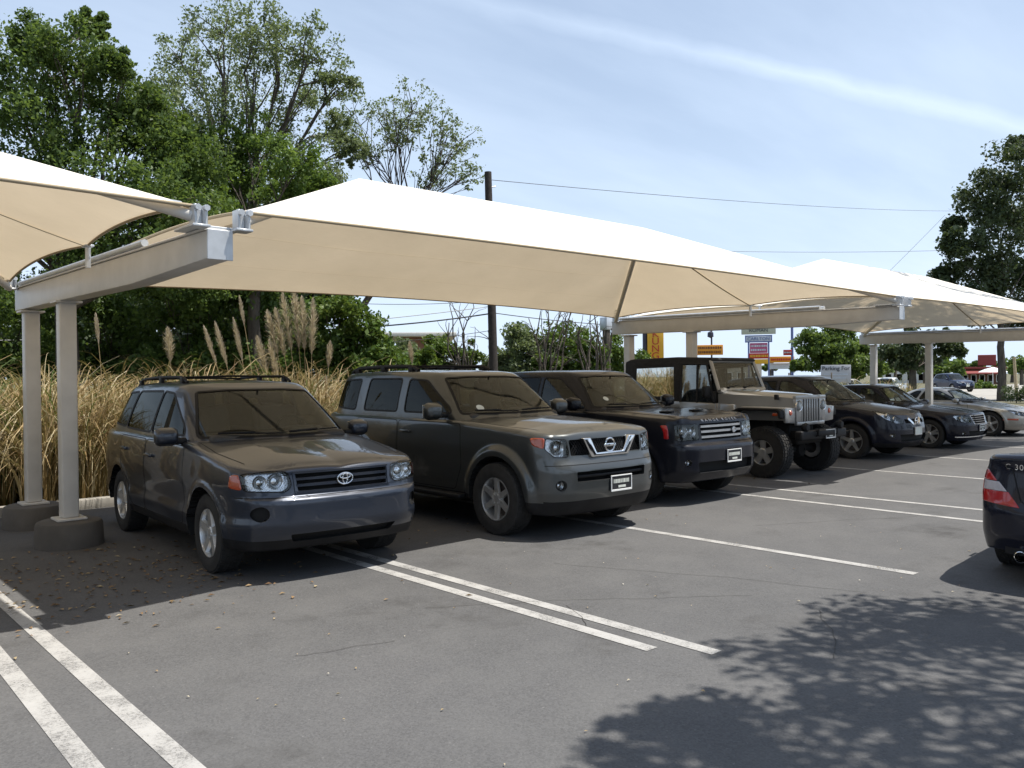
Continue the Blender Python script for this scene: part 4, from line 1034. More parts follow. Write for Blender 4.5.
for x in (-.34, .34): bm = bmesh.new(); bm_box(bm, (x, .75, 1.19), (.22, .10, .02), .008, 2); from_bm('hood_vent', bm, M['black'], r, smooth=True, angle=40)
q = project(c['gb'], 'y', -.52, 1.36); nr = q[1]; rot = nr.to_track_quat('Z', 'Y').to_matrix()
bm = bmesh.new(); bm_lathe(bm, [(.0, .001), (.0, .045), (-.002, .045)], 12, 'z'); bmesh.ops.rotate(bm, verts=bm.verts, matrix=rot); bmesh.ops.translate(bm, verts=bm.verts, vec=q[0] + nr * .004); from_bm('windshield_sticker', bm, M['paper'], r)

# dark crossover with swept lamps
RG = dict(name='dark_crossover', L=4.65, W=1.80, paint=P_NAVY, wheels=[(.93, .35), (3.62, .35)], arch_gap=.06, flare=.022, flare_w=.09,
  plan=[(0, 0), (.32, .02), (.58, .09), (.74, .21), (.84, .42), (.885, .70), (.90, 1.2), (.90, 2.5), (.89, 3.6), (.85, 4.2), (.75, 4.52), (.55, 4.62), (.3, 4.648), (0, 4.65)],
  df=[(.2, .16), (.32, .05), (.42, .0), (.58, .0), (.68, .02), (.76, .05), (.84, .10), (.92, .16), (1.05, .26)],
  ds=[(.2, .07), (.36, .02), (.55, 0), (.8, .0), (1.0, .02), (1.14, .05)], dr=[(.2, .1), (.45, .02), (.6, 0), (.75, .03), (1.2, .08)],
  zbot=[(0, .24), (.6, .25), (1.4, .27), (3, .28), (4, .33), (4.65, .38)], ztop=[(0, .84), (.15, .905), (.4, .985), (.8, 1.055), (1.15, 1.10), (1.5, 1.12), (3, 1.14), (4.65, 1.15)], edge_r=.08, drop=.075, drop_p=2.4, clad_z=.33,
  green=dict(base=[(0, .98), (.42, 1.04), (.68, 1.18), (.79, 1.40), (.83, 1.75), (.845, 2.6), (.83, 3.5), (.79, 4.15), (.68, 4.40), (.35, 4.48), (0, 4.5)],
             roof=[(0, 1.98), (.32, 2.00), (.50, 2.07), (.57, 2.17), (.605, 2.36), (.62, 2.8), (.61, 3.4), (.58, 3.85), (.50, 4.02), (.3, 4.08), (0, 4.09)],
             zb=1.00, zr=[(1.9, 1.585), (2.4, 1.63), (3.0, 1.63), (4.2, 1.55)], crown=.035, edge=.07, mirror_z=1.50),
  windows=[dict(name='windshield', axis='y', mat='windshield', poly=[(-.73, 1.12), (.73, 1.12), (.72, 1.17), (.555, 1.545), (.30, 1.562), (-.30, 1.562), (-.555, 1.545), (-.72, 1.17)], round=.03, seal=.03),
           dict(name='side_window', axis='x', mat='sideglass', poly=[(1.62, 1.14), (1.72, 1.22), (2.34, 1.53), (2.58, 1.55), (2.58, 1.15)]),
           dict(name='side_window', axis='x', mat='tint', poly=[(2.66, 1.15), (2.66, 1.55), (3.36, 1.53), (3.50, 1.20)]),
           dict(name='side_window', axis='x', mat='tint', poly=[(3.58, 1.22), (3.46, 1.52), (3.74, 1.49), (3.92, 1.28)]),
           dict(name='rear_window', axis='y', mat='tint', poly=[(-.55, 1.2), (.55, 1.2), (.45, 1.47), (-.45, 1.47)])],
  doors=[[(1.48, .36), (1.40, .60), (1.44, 1.05), (2.62, 1.06), (2.62, .36)], [(2.64, .36), (2.64, 1.06), (3.50, 1.07), (3.48, .85), (3.22, .60), (3.12, .36)]], handles=[(2.46, .92), (3.34, .95)],
  lines=[('z', [(-.68, .35), (-.76, .9), (-.76, 1.3)], 1), ('z', [(.68, .35), (.76, .9), (.76, 1.3)], 1)],
  cuts=[dict(name='headlight', kind='lamp', deep=.07, poly=[(.47, .70), (.44, .765), (.60, .86), (.72, .945), (.80, .965), (.825, .90), (.775, .80), (.64, .715)], round=.03, bulbs=[(.60, .79, .055), (.71, .86, .045)]),
        dict(name='grille', kind='hole', deep=.06, one=True, poly=[(-.40, .71), (.40, .71), (.40, .79), (-.40, .79)], round=.02),
        dict(name='lower_intake', kind='hole', deep=.07, one=True, poly=[(-.54, .36), (.54, .36), (.58, .50), (-.58, .50)], round=.04),
        dict(name='fog_lamp', kind='lamp', deep=.05, poly=circle_poly((.70, .48), .042), bulbs=[(.70, .48, .034)])],
  mirror=(.98, 1.62, 1.15, (.22, .14, .16)), wipers=[(-.60, 1.15, -.02, 1.13), (.05, 1.14, .60, 1.15)], cabin=suv_interior(1.08, 1.57, 2.40),
  wheel=dict(w=.225, tuck=.02, rim=.66, style=dict(n=5, w=(.40, .22), kind='plain', mat='alloy', dish=.72, hub=.22)))
r = thing('parked_crossover', 'dark navy crossover with swept-back headlights and five-spoke wheels, right of the open-top off-roader', 'car', (16.95, 7.02, 0), 0)
c = make_car(RG, r); bv = c['bvh']
bm = bmesh.new()
for s in (1, -1): surf_bar(bm, bv, 'y', [(s * .26, .80), (s * .14, .69)], .05, .03, .012)
surf_bar(bm, bv, 'y', [(-.15, .69), (.15, .69)], .03, .03, .012); from_bm('grille_frame', bm, M['chrome'], r, smooth=True, angle=40)
emblem_ring(r, bv, 0, .75, .06, .06, t=.009, extra=[('bar', .16, .028)])
plate(r, bv, .0, .555, .31, .16, frame='alloy', face='paper', lines=False)

# low saloon, used for two cars of this row and the one across the aisle
SD = dict(name='saloon', L=4.58, W=1.77, paint=P_NAVY, wheels=[(.80, .325), (3.56, .325)], arch_gap=.05, flare=.015, flare_w=.07,
  plan=[(0, 0), (.32, .02), (.58, .08), (.74, .19), (.83, .38), (.872, .65), (.885, 1.2), (.885, 2.4), (.88, 3.5), (.855, 4.1), (.78, 4.40), (.58, 4.535), (.3, 4.575), (0, 4.58)],
  df=[(.15, .14), (.26, .05), (.36, .0), (.52, .0), (.58, .02), (.66, .045), (.76, .08), (.88, .16)],
  ds=[(.15, .08), (.30, .02), (.45, 0), (.68, .0), (.80, .012), (.95, .05)], dr=[(.15, .16), (.3, .06), (.42, .0), (.58, .0), (.66, .025), (.80, .05), (.92, .06), (1.0, .05)],
  zbot=[(0, .18), (.6, .19), (1.4, .20), (3, .21), (4, .25), (4.58, .28)], ztop=[(0, .74), (.12, .785), (.35, .84), (.8, .90), (1.3, .955), (1.7, .97), (2.6, .985), (3.4, .985), (4.0, .985), (4.35, .985), (4.58, .96)], edge_r=.06, drop=.065, drop_p=2.4,
  hood=lambda x, y: .012 * np.exp(-((x - .32) / .22) ** 4) * np.clip((1.3 - y) / .3, 0, 1),
  green=dict(base=[(0, 1.22), (.40, 1.27), (.64, 1.40), (.74, 1.58), (.775, 1.85), (.785, 2.4), (.775, 3.0), (.745, 3.5), (.64, 3.78), (.35, 3.88), (0, 3.90)],
             roof=[(0, 2.04), (.30, 2.06), (.46, 2.11), (.53, 2.20), (.56, 2.35), (.57, 2.6), (.565, 2.9), (.54, 3.10), (.47, 3.20), (.3, 3.25), (0, 3.26)],
             zb=.86, zr=[(1.95, 1.375), (2.4, 1.405), (2.7, 1.405), (3.3, 1.36)], crown=.03, edge=.06, mirror_z=1.29),
  windows=[dict(name='windshield', axis='y', mat='windshield', poly=[(-.68, .985), (.68, .985), (.67, 1.03), (.515, 1.335), (.28, 1.352), (-.28, 1.352), (-.515, 1.335), (-.67, 1.03)], round=.03, seal=.03),
           dict(name='side_window', axis='x', mat='sideglass', poly=[(1.72, .99), (1.80, 1.05), (2.22, 1.325), (2.46, 1.345), (2.46, 1.0)]),
           dict(name='side_window', axis='x', mat='sideglass', poly=[(2.53, 1.0), (2.53, 1.345), (2.94, 1.315), (3.34, 1.06), (3.34, 1.01)]),
           dict(name='rear_window', axis='y', mat='tint', poly=[(-.62, 1.02), (.62, 1.02), (.48, 1.31), (-.48, 1.31)], round=.04)],
  doors=[[(1.34, .28), (1.30, .50), (1.36, .905), (2.48, .925), (2.48, .28)], [(2.50, .28), (2.50, .925), (3.36, .925), (3.34, .72), (3.12, .50), (3.04, .28)]], handles=[(2.32, .80), (3.18, .82)], handle_mat=P_NAVY,
  lines=[('z', [(-.66, .35), (-.72, .9), (-.70, 1.35)], 1), ('z', [(.66, .35), (.72, .9), (.70, 1.35)], 1)],
  cuts=[dict(name='headlight', kind='lamp', deep=.06, poly=[(.43, .585), (.43, .70), (.58, .745), (.74, .765), (.80, .73), (.765, .64), (.62, .585)], round=.03, bulbs=[(.54, .66, .05), (.66, .675, .05)]),
        dict(name='grille', kind='hole', deep=.05, one=True, poly=[(-.33, .56), (.33, .56), (.40, .73), (-.40, .73)], round=.03),
        dict(name='lower_intake', kind='hole', deep=.06, one=True, poly=[(-.50, .28), (.50, .28), (.55, .40), (-.55, .40)], round=.03),
        dict(name='fog_lamp', kind='lamp', deep=.04, poly=circle_poly((.66, .35), .04), bulbs=[(.66, .35, .03)])],
  mirror=(.98, 1.60, .98, (.20, .13, .14)), wipers=[(-.55, 1.01, -.02, .99), (.05, 1.0, .56, 1.01)],
  cabin=dict(z=.96, top=1.36, wheel_side=1, seats=[(.34, 2.45, 'front'), (-.34, 2.45, 'front'), (0, 3.15, 'rear')]),
  wheel=dict(w=.215, tuck=.015, rim=.68, style=dict(n=5, w=(.30, .20), kind='twin', fan=.20, mat='alloy', dish=.72, hub=.2)))
r = thing('parked_saloon', 'black saloon with a chrome barred grille, parked between the dark crossover and the silver coupe', 'car', (20.3, 7.02, 0), 0)
c = make_car(SD, r); bv = c['bvh']
bm = bmesh.new()
for z in (.60, .645, .69): surf_bar(bm, bv, 'y', [(-.37, z), (.37, z)], .014, .03, .0)
for pl in ([(-.33, .553), (.33, .553)], [(-.40, .738), (.40, .738)]): surf_bar(bm, bv, 'y', pl, .02, .03, .008)
for s in (1, -1): surf_bar(bm, bv, 'y', [(s * .33, .553), (s * .405, .738)], .02, .03, .008)
from_bm('grille_bar', bm, M['chrome'], r, smooth=True, angle=40)
plate(r, bv, .0, .46, .31, .14)
bm = bmesh.new(); surf_bar(bm, bv, 'y', [(-.76, .27), (.76, .27)], .022, .03, .01); from_bm('bumper_trim', bm, M['chrome'], r, smooth=True, angle=40)

# the dark saloon across the aisle shows its tail
SR = dict(SD); SR['name'] = 'saloon_tail'; SR['ztop'] = SD['ztop'][:-3] + [(4.0, 1.04), (4.35, 1.06), (4.58, 1.04)]
SR['cuts'] = [dict(name='tail_light', kind='panel', mat='red', side=-1, deep=.03, poly=[(.825, .90), (.76, .90), (.68, .82), (.855, .82)], round=.012, off=.004),
              dict(name='reversing_light', kind='panel', mat='clear', side=-1, deep=.03, poly=[(.80, .815), (.665, .815), (.60, .745), (.80, .745)], round=.006, off=.004),
              dict(name='tail_light', kind='panel', mat='red', side=-1, deep=.03, poly=[(.857, .815), (.805, .815), (.805, .742), (.59, .742), (.50, .63), (.82, .65)], round=.010, off=.004)]
r = thing('aisle_saloon', 'dark blue-black saloon with red tail lamps, cut off at the right edge of the lot', 'car', (11.80, 2.05, 0), math.radians(94))
c = make_car(SR, r); bv = c['bvh']
surf_text(r, 'boot_lettering', 'C 300', .062, bv, 'y', .53, .94, 'chrome', -1, .003, 1.15)
for s in (1, -1): bm = bmesh.new(); bm_lathe(bm, [(-.20, .045), (0, .045), (.004, .040), (-.02, .036), (-.2, .036)], 20, 'y', (s * .50, 4.53, .25)); from_bm('exhaust_tip', bm, M['chrome'], r, smooth=True, angle=40)
bm = bmesh.new(); surf_bar(bm, bv, 'y', [(-.62, .30), (.62, .30)], .10, .04, .006, -1); from_bm('bumper_insert', bm, M['black'], r, smooth=True, angle=40)
plate(r, bv, 0, .62, .31, .15, -1, frame='chrome', face='paper')
bm = bmesh.new(); q = project_line(bv, 'y', [(.62, .95), (.56, .92), (.50, .69), (.46, .655), (-.46, .655), (-.50, .69), (-.56, .92), (-.62, .95)], -1); ribbon(bm, q, .009, .0015); from_bm('boot_gap', bm, M['cavity'], r)

# low silver coupe
CP = dict(SD); CP.update(name='coupe', L=4.45, W=1.80, paint=P_SILVER, wheels=[(.88, .325), (3.48, .325)], flare=.02, flare_w=.08,
  plan=[(0, 0), (.32, .03), (.58, .11), (.74, .25), (.84, .46), (.885, .75), (.90, 1.2), (.89, 2.4), (.90, 3.4), (.86, 4.0), (.77, 4.28), (.58, 4.41), (.3, 4.445), (0, 4.45)],
  df=[(.15, .14), (.24, .04), (.34, .0), (.48, .0), (.56, .03), (.66, .10), (.80, .20)], ds=[(.15, .08), (.28, .02), (.45, 0), (.66, .0), (.80, .02), (.95, .06)],
  zbot=[(0, .16), (.6, .18), (1.4, .19), (3, .19), (4, .24), (4.45, .28)], ztop=[(0, .60), (.15, .665), (.4, .735), (.9, .83), (1.3, .895), (1.7, .92), (2.6, .94), (3.4, .96), (4.2, .97), (4.45, .95)], edge_r=.08, drop=.06,
  green=dict(base=[(0, 1.14), (.40, 1.20), (.64, 1.36), (.75, 1.58), (.79, 1.85), (.80, 2.4), (.78, 3.0), (.73, 3.5), (.60, 3.86), (.35, 3.98), (0, 4.0)],
             roof=[(0, 2.06), (.28, 2.08), (.43, 2.13), (.50, 2.22), (.53, 2.36), (.54, 2.55), (.53, 2.75), (.50, 2.9), (.42, 3.0), (.28, 3.04), (0, 3.05)],
             zb=.80, zr=[(1.95, 1.225), (2.4, 1.255), (2.6, 1.255), (3.1, 1.20)], crown=.03, edge=.06, mirror_z=1.15),
  windows=[dict(name='windshield', axis='y', mat='windshield', poly=[(-.69, .915), (.69, .915), (.68, .96), (.485, 1.19), (.28, 1.205), (-.28, 1.205), (-.485, 1.19), (-.68, .96)], round=.03, seal=.04),
           dict(name='side_window', axis='x', mat='sideglass', poly=[(1.74, .935), (1.82, .985), (2.24, 1.185), (2.62, 1.195), (2.74, .96)]),
           dict(name='side_window', axis='x', mat='tint', poly=[(2.82, .97), (2.72, 1.19), (2.90, 1.17), (3.20, 1.0)]),
           dict(name='rear_window', axis='y', mat='tint', poly=[(-.6, .98), (.6, .98), (.42, 1.16), (-.42, 1.16)], round=.04)],
  doors=[[(1.40, .26), (1.34, .50), (1.42, .86), (2.80, .90), (2.86, .60), (2.74, .26)]], handles=[(2.62, .78)], handle_mat=P_SILVER,
  lines=[], cuts=[dict(name='headlight', kind='lamp', deep=.05, poly=[(.46, .545), (.46, .60), (.62, .66), (.78, .70), (.815, .66), (.74, .58), (.60, .535)], round=.02, bulbs=[(.56, .59, .04), (.67, .62, .04)]),
        dict(name='turn_signal', kind='panel', mat='amber', deep=.02, poly=[(.72, .43), (.72, .475), (.84, .48), (.84, .435)], round=.01),
        dict(name='lower_intake', kind='hole', deep=.06, one=True, poly=[(-.46, .26), (.46, .26), (.52, .40), (-.52, .40)], round=.04)],
  mirror=(.98, 1.66, .93, (.19, .12, .13)), wipers=[(-.55, .94, -.02, .93), (.05, .93, .56, .94)],
  cabin=dict(z=.89, top=1.20, wheel_side=1, seats=[(.34, 2.35, 'front'), (-.34, 2.35, 'front'), (0, 2.95, 'rear')]),
  wheel=dict(w=.22, tuck=.01, rim=.70, style=dict(n=5, w=(.34, .30), kind='plain', mat='alloy', dish=.66, hub=.22)))
r = thing('parked_coupe', 'low champagne-silver coupe at the far end of the row', 'car', (25.05, 7.30, 0), 0)
make_car(CP, r)

# open off-roader with a black soft top: built of flat pressed panels
jr = thing('offroad_car', 'light khaki off-roader with black soft top, seven-slot grille and knobbly tyres', 'car', (13.04, 6.86, 0), math.radians(-.5))
def jp(name, fill, mat, par=jr, angle=35):
    b = bmesh.new(); fill(b); return from_bm(name, b, mat, par, smooth=True, angle=angle)
def tub(b):
    bm_prism(b, [(1.60, .62), (1.60, 1.20), (2.42, 1.22), (3.72, 1.24), (3.74, .66), (3.46, .66), (3.42, .92), (3.20, 1.05), (2.84, 1.05), (2.62, .92), (2.56, .62)], 'x', -.73, .73, .02, 2)
    bm_prism(b, [(1.30, .66), (1.30, 1.18), (1.62, 1.20), (1.62, .62)], 'x', -.70, .70, .015, 2)      # scuttle
jbody = jp('body', tub, P_TAN)
def hood_(b):
    ys = [(.33, .45, 1.285, 1.335), (.40, .46, 1.30, 1.355), (.9, .55, 1.335, 1.395), (1.35, .64, 1.35, 1.425), (1.62, .69, 1.36, 1.44)]; rows = []
    for y, hw, ze, zc0 in ys:
        rows.append([b.verts.new((x * hw, y, (.92 if abs(x) == 1.001 else ze + (zc0 - ze) * (1 - abs(x) ** 4)))) for x in (-1.001, -1, -.93, -.8, -.5, 0, .5, .8, .93, 1, 1.001)])
    for p, q in zip(rows, rows[1:]):
        for k in range(10): b.faces.new((p[k], p[k + 1], q[k + 1], q[k]))
    b.faces.new(rows[0]); bmesh.ops.recalc_face_normals(b, faces=b.faces)
jh = jp('hood', hood_, P_TAN)
jp('hood_catch', lambda b: [bm_box(b, (s * .55, .58, 1.31), (.05, .07, .09), .012, 2) for s in (1, -1)], M['black'], jh)
def grl(b):
    # seven slots between two round lamps: the panel is built round its openings
    y0, y1 = .27, .335
    bm_box(b, (0, .30, 1.305), (.96, .065, .07), .015, 2); bm_box(b, (0, .30, .875), (.88, .065, .06), .012, 2)
    xs = [-.235 + k * .0783 for k in range(7)]
    ed = [-.285] + [x + .039 for x in xs[:-1]] + [.285]
    for x in ed: bm_box(b, (x, .30, 1.085), (.034, .064, .39), .008, 2)
    for s in (1, -1): bm_prism(b, [(s * .30, .90), (s * .30, 1.28), (s * .475, 1.28), (s * .455, .90)] if s > 0 else [(s * .30, .90), (s * .455, .90), (s * .475, 1.28), (s * .30, 1.28)], 'y', .272, .333, .008, 2)
jg = jp('grille', grl, P_TAN)
jp('grille_mesh', lambda b: bm_box(b, (0, .37, 1.09), (.60, .02, .40)), M['cavity'], jg)
for s in (1, -1):
    o = jp('headlight', lambda b: bm_lathe(b, [(-.02, .001), (-.018, .05), (-.006, .075), (.005, .083)], 28, 'y', (s * .385, .262, 1.17)), M['lens'])
    jp('headlight_bowl', lambda b: bm_lathe(b, [(.03, .001), (.02, .05), (.004, .08), (-.004, .09), (.02, .094)], 28, 'y', (s * .385, .262, 1.17)), M['chrome'], o)
    def fend(b):
        # flat-topped front fender with its black flare
        bm_prism(b, [(.30, 1.10), (.32, 1.145), (1.10, 1.155), (1.34, 1.05), (1.34, 1.02), (1.08, 1.115), (.34, 1.11)], 'x', s * .46, s * .80, .012, 2)
        bm_prism(b, [(s * .47, .88), (s * .47, 1.14), (s * .79, 1.14), (s * .76, .90)][::s], 'y', .285, .33, .012, 2)
    fo = jp('fender', fend, P_TAN)
    jp('turn_signal', lambda b: bm_lathe(b, [(-.018, .001), (-.014, .035), (0, .045)], 20, 'y', (s * .62, .285, 1.06)), M['amber'], fo)
    jp('side_marker', lambda b: bm_box(b, (s * .862, .42, 1.04), (.02, .09, .05), .008, 2), M['amber'], fo)
    def flr(b):
        p = [(.30, .98), (.31, 1.10), (.36, 1.135), (1.08, 1.142), (1.36, 1.03), (1.46, .84), (1.40, .82), (1.30, .98), (1.05, 1.095), (.40, 1.09), (.35, 1.06), (.345, .97)]
        bm_prism(b, p, 'x', s * .74, s * .90, .018, 2)
    def flr2(b):
        r0 = [(2.48, .70), (2.56, .95), (2.80, 1.09), (3.24, 1.09), (3.46, .98), (3.56, .72), (3.50, .72), (3.40, .95), (3.22, 1.05), (2.82, 1.05), (2.62, .92), (2.55, .70)]
        bm_prism(b, r0, 'x', s * .70, s * .90, .018, 2)
    jp('wheel_flare', flr, M['black']); jp('wheel_flare', flr2, M['black'])
    def door(b): bm_prism(b, [(1.66, .66), (1.64, 1.19), (2.40, 1.21), (2.42, .90), (2.32, .66)], 'x', s * .725, s * .755, .01, 2)
    do = jp('door', door, P_TAN); jp('door_handle', lambda b: bm_box(b, (s * .77, 2.28, 1.10), (.03, .10, .035), .01, 2), M['black'], do)
    jp('side_mirror', lambda b: (bm_box(b, (s * .90, 1.72, 1.40), (.17, .08, .20), .03, 3), bm_tube(b, [(s * .76, 1.70, 1.26), (s * .84, 1.71, 1.36)], .014, 6)), M['black'])
def wsf(b):
    # raked frame round the flat screen
    d = Vector((0, .20, .52)); o = Vector((0, 1.60, 1.42)); hw0, hw1 = .70, .655
    def bar(p, q, wd): bm_tube(b, [p, q], wd, 8)
    c = [o + Vector((-hw0, 0, 0)), o + Vector((hw0, 0, 0)), o + d + Vector((hw1, 0, 0)), o + d + Vector((-hw1, 0, 0))]
    for k, wd in ((0, .045), (1, .034), (2, .036), (3, .034)): bar(c[k], c[(k + 1) % 4], wd)
jw = jp('windshield_frame', wsf, P_TAN)
jp('windshield', lambda b: b.faces.new([b.verts.new(p) for p in ((-.69, 1.61, 1.43), (.69, 1.61, 1.43), (.645, 1.80, 1.925), (-.645, 1.80, 1.925))]), M['windshield'], jw)
jp('wiper', lambda b: [bm_tube(b, [(x, 1.575, 1.47), (x + .30, 1.585, 1.50)], .009, 6) for x in (-.45, .05)] + [bm_box(b, (x, 1.575, 1.465), (.06, .05, .03), .01, 2) for x in (-.45, .05)], M['black'], jw)
M['canvas'] = simple('black_canvas', (0.016, 0.016, 0.017), .85, vary=.3, scale=20, bump_s=.2)
def top_(b):
    bm_prism(b, [(1.74, 1.955), (1.80, 1.995), (2.5, 2.02), (3.60, 2.00), (3.74, 1.95), (3.74, 1.89), (1.78, 1.915)], 'x', -.685, .685, .03, 3)
    for s in (1, -1):
        x0, x1 = s * .655, s * .69
        bm_prism(b, [(2.42, 1.20), (2.42, 1.93), (2.58, 1.94), (2.58, 1.20)], 'x', x0, x1, .008, 2)            # B-post
        bm_prism(b, [(3.50, 1.22), (3.46, 1.93), (3.72, 1.92), (3.76, 1.22)], 'x', x0, x1, .008, 2)            # rear quarter
        bm_prism(b, [(2.57, 1.20), (2.57, 1.30), (3.52, 1.31), (3.52, 1.22)], 'x', x0 + s * .004, x1 - s * .002, .006, 2)
        bm_prism(b, [(2.57, 1.84), (2.57, 1.94), (3.48, 1.94), (3.48, 1.82)], 'x', x0 + s * .004, x1 - s * .002, .006, 2)
        bm_prism(b, [(1.78, 1.86), (1.80, 1.94), (2.44, 1.95), (2.44, 1.87)], 'x', x0 + s * .003, x1 - s * .003, .006, 2)
    bm_prism(b, [(-.66, 1.22), (-.66, 1.92), (-.56, 1.92), (-.56, 1.22)], 'y', 3.72, 3.75, .006, 2); bm_prism(b, [(.56, 1.22), (.56, 1.92), (.66, 1.92), (.66, 1.22)], 'y', 3.72, 3.75, .006, 2)
    bm_box(b, (0, 3.735, 1.28), (1.14, .03, .12)); bm_box(b, (0, 3.735, 1.87), (1.14, .03, .12))
jp('soft_top', top_, M['canvas']); M['vinyl'] = glass('smoky_vinyl', (.34, .35, .33), .7, .02)
for s in (1, -1):
    jp('vinyl_window', lambda b: b.faces.new([b.verts.new(p) for p in ((s * .672, 2.57, 1.29), (s * .672, 3.52, 1.30), (s * .672, 3.48, 1.85), (s * .672, 2.57, 1.86))]), M['vinyl'])
    def dfr(b):
        for p, q in (((s * .735, 1.68, 1.20), (s * .68, 1.86, 1.88)), ((s * .68, 1.86, 1.88), (s * .68, 2.42, 1.90)), ((s * .68, 2.40, 1.90), (s * .735, 2.40, 1.20)), ((s * .715, 2.05, 1.20), (s * .69, 2.05, 1.88))): bm_tube(b, [p, q], .022, 6)
    df_ = jp('door_window_frame', dfr, M['canvas'])
    jp('door_window', lambda b: b.faces.new([b.verts.new(p) for p in ((s * .73, 1.70, 1.21), (s * .73, 2.40, 1.21), (s * .68, 2.40, 1.88), (s * .68, 1.87, 1.88))]), M['vinyl'], df_)
def cage(b):
    for s in (1, -1):
        bm_tube(b, [(s * .58, 2.55, .9), (s * .58, 2.55, 1.72), (s * .52, 2.57, 1.83), (0, 2.57, 1.84)], .032, 8); bm_tube(b, [(s * .56, 2.57, 1.80), (s * .58, 3.5, 1.15)], .03, 8)
        bm_tube(b, [(s * .54, 2.55, 1.82), (s * .56, 1.85, 1.86)], .03, 8)
jp('roll_cage', cage, M['black'])
for (x, y, wd) in ((.34, 2.30, .46), (-.34, 2.30, .46), (0, 3.15, .9)):
    def st(b, x=x, y=y, wd=wd):
        t = Matrix.Rotation(math.radians(-14), 3, 'X'); bm_box(b, (x, y, 1.26), (wd, .13, .60), .05, 3, t); bm_box(b, (x, y - .24, .98), (wd, .50, .14), .05, 3)
        if wd < .6: bm_box(b, (x, y + .085, 1.62), (.25, .09, .17), .04, 3, t)
    jp('seat', st, M['black'], angle=50)
jp('dashboard', lambda b: bm_box(b, (0, 1.80, 1.30), (1.34, .22, .20), .04, 3), M['dash'], angle=50)
jp('steering_wheel', lambda b: bm_tube(b, [Vector((.34, 2.0, 1.34)) + Matrix.Rotation(math.radians(65), 3, 'X') @ Vector((.18 * math.cos(t * PI / 12), .18 * math.sin(t * PI / 12), 0)) for t in range(25)], .015, 8), M['black'])
def bump(b):
    bm_box(b, (0, .09, .70), (1.46, .13, .15), .03, 3); bm_box(b, (0, .02, .72), (.5, .08, .10), .03, 2)
    for s in (1, -1):
        bm_box(b, (s * .38, .24, .70), (.10, .34, .12), .01, 1); bm_tube(b, [(s * .30, .02, .76), (s * .30, -.03, .78), (s * .30, -.03, .70), (s * .30, .02, .68)], .014, 6)
jb = jp('front_bumper', bump, M['black'])
for s in (1, -1): jp('fog_lamp', lambda b: bm_lathe(b, [(-.05, .001), (-.045, .055), (0, .075), (.05, .055), (.06, .001)], 20, 'y', (s * .55, .06, .83)), M['black'], jb)
plv = BVHTree.FromPolygons([(-.2, .02, .4), (.6, .02, .4), (.6, .02, 1), (-.2, .02, 1)], [(0, 1, 2, 3)])
plate(jr, plv, .14, .70, .31, .15)
def under(b):
    bm_box(b, (0, 2.0, .60), (.80, 3.4, .14), .02, 1); bm_tube(b, [(-.62, .65, .41), (.62, .65, .41)], .055, 10); bm_tube(b, [(-.62, 3.02, .41), (.62, 3.02, .41)], .06, 10)
    bm_lathe(b, [(-.13, .02), (-.09, .12), (0, .15), (.09, .12), (.13, .02)], 16, 'y', (.22, .65, .41)); bm_box(b, (0, .95, .85), (.8, 1.0, .5), .02, 1)
    for s in (1, -1): bm_tube(b, [(s * .48, .65, .45), (s * .46, .70, 1.0)], .045, 8); bm_box(b, (s * .5, 2.9, .78), (.2, 1.3, .3))
jp('underbody', under, M['cavity'])
for y in (.65, 3.02):
    for s in (1, -1): wheel(jr, s * .755, y, .415, .415, .30, s, dict(n=5, w=(.48, .52), kind='plain', mat='alloy', dish=.80, hub=.30), rim_frac=.50, chunky=True)
# spare wheel on the tailgate
o = wheel(jr, 0, 3.92, .98, .40, .27, 1, dict(n=5, w=(.48, .52), kind='plain', mat='alloy', dish=.80, hub=.30), rim_frac=.50); o.name = 'spare_wheel'; o.rotation_euler = (0, 0, PI / 2)
# ------------------------------------------------------------------ vegetation
def leaf_mat(name, stops, trans=.35, rough=.5):
    g = NG(name); at_ = g.n('Attribute'); at_.attribute_name = 'tint'
    col = g.ramp(at_.outputs['Fac'], stops); b = g.n('BsdfPrincipled'); g.l(col, b.inputs['Base Color']); b.inputs['Roughness'].default_value = rough; b.inputs['Specular IOR Level'].default_value = .35
    t = g.n('BsdfTranslucent'); g.l(g.mix(.35, col, (.20, .26, .03)), t.inputs[0]); ms = g.n('MixShader'); ms.inputs[0].default_value = trans
    g.l(b.outputs[0], ms.inputs[1]); g.l(t.outputs[0], ms.inputs[2]); g.l(ms.outputs[0], g.o.inputs[0]); return g.m
LEAF_DARK = leaf_mat('leaf_dark_green', [(0, (.040, .074, .018)), (.5, (.078, .132, .032)), (1, (.140, .205, .052))], .5)
LEAF_PALE = leaf_mat('leaf_grey_green', [(0, (.085, .115, .052)), (.5, (.145, .185, .090)), (1, (.220, .255, .145))], .5)
LEAF_VIVID = leaf_mat('leaf_vivid_green', [(0, (.050, .095, .018)), (.5, (.095, .165, .032)), (1, (.165, .240, .055))], .5)
LEAF_OAK = leaf_mat('leaf_oak', [(0, (.028, .046, .020)), (.5, (.054, .080, .036)), (1, (.092, .122, .060))], .25)
LEAF_BRIGHT = leaf_mat('leaf_bright_green', [(0, (.040, .075, .014)), (.5, (.080, .140, .022)), (1, (.150, .190, .040))])
STRAW = leaf_mat('dry_grass_blade', [(0, (.15, .090, .036)), (.3, (.31, .21, .09)), (.6, (.43, .33, .17)), (.78, (.54, .46, .30)), (.82, (.15, .17, .05)), (1, (.09, .14, .035))], .30, .6)
g = NG('bark'); n1, n2 = g.noise(3, 7, .6, stretch=(3, 3, .6)), g.noise(26, 5, .6, stretch=(3, 3, .5))
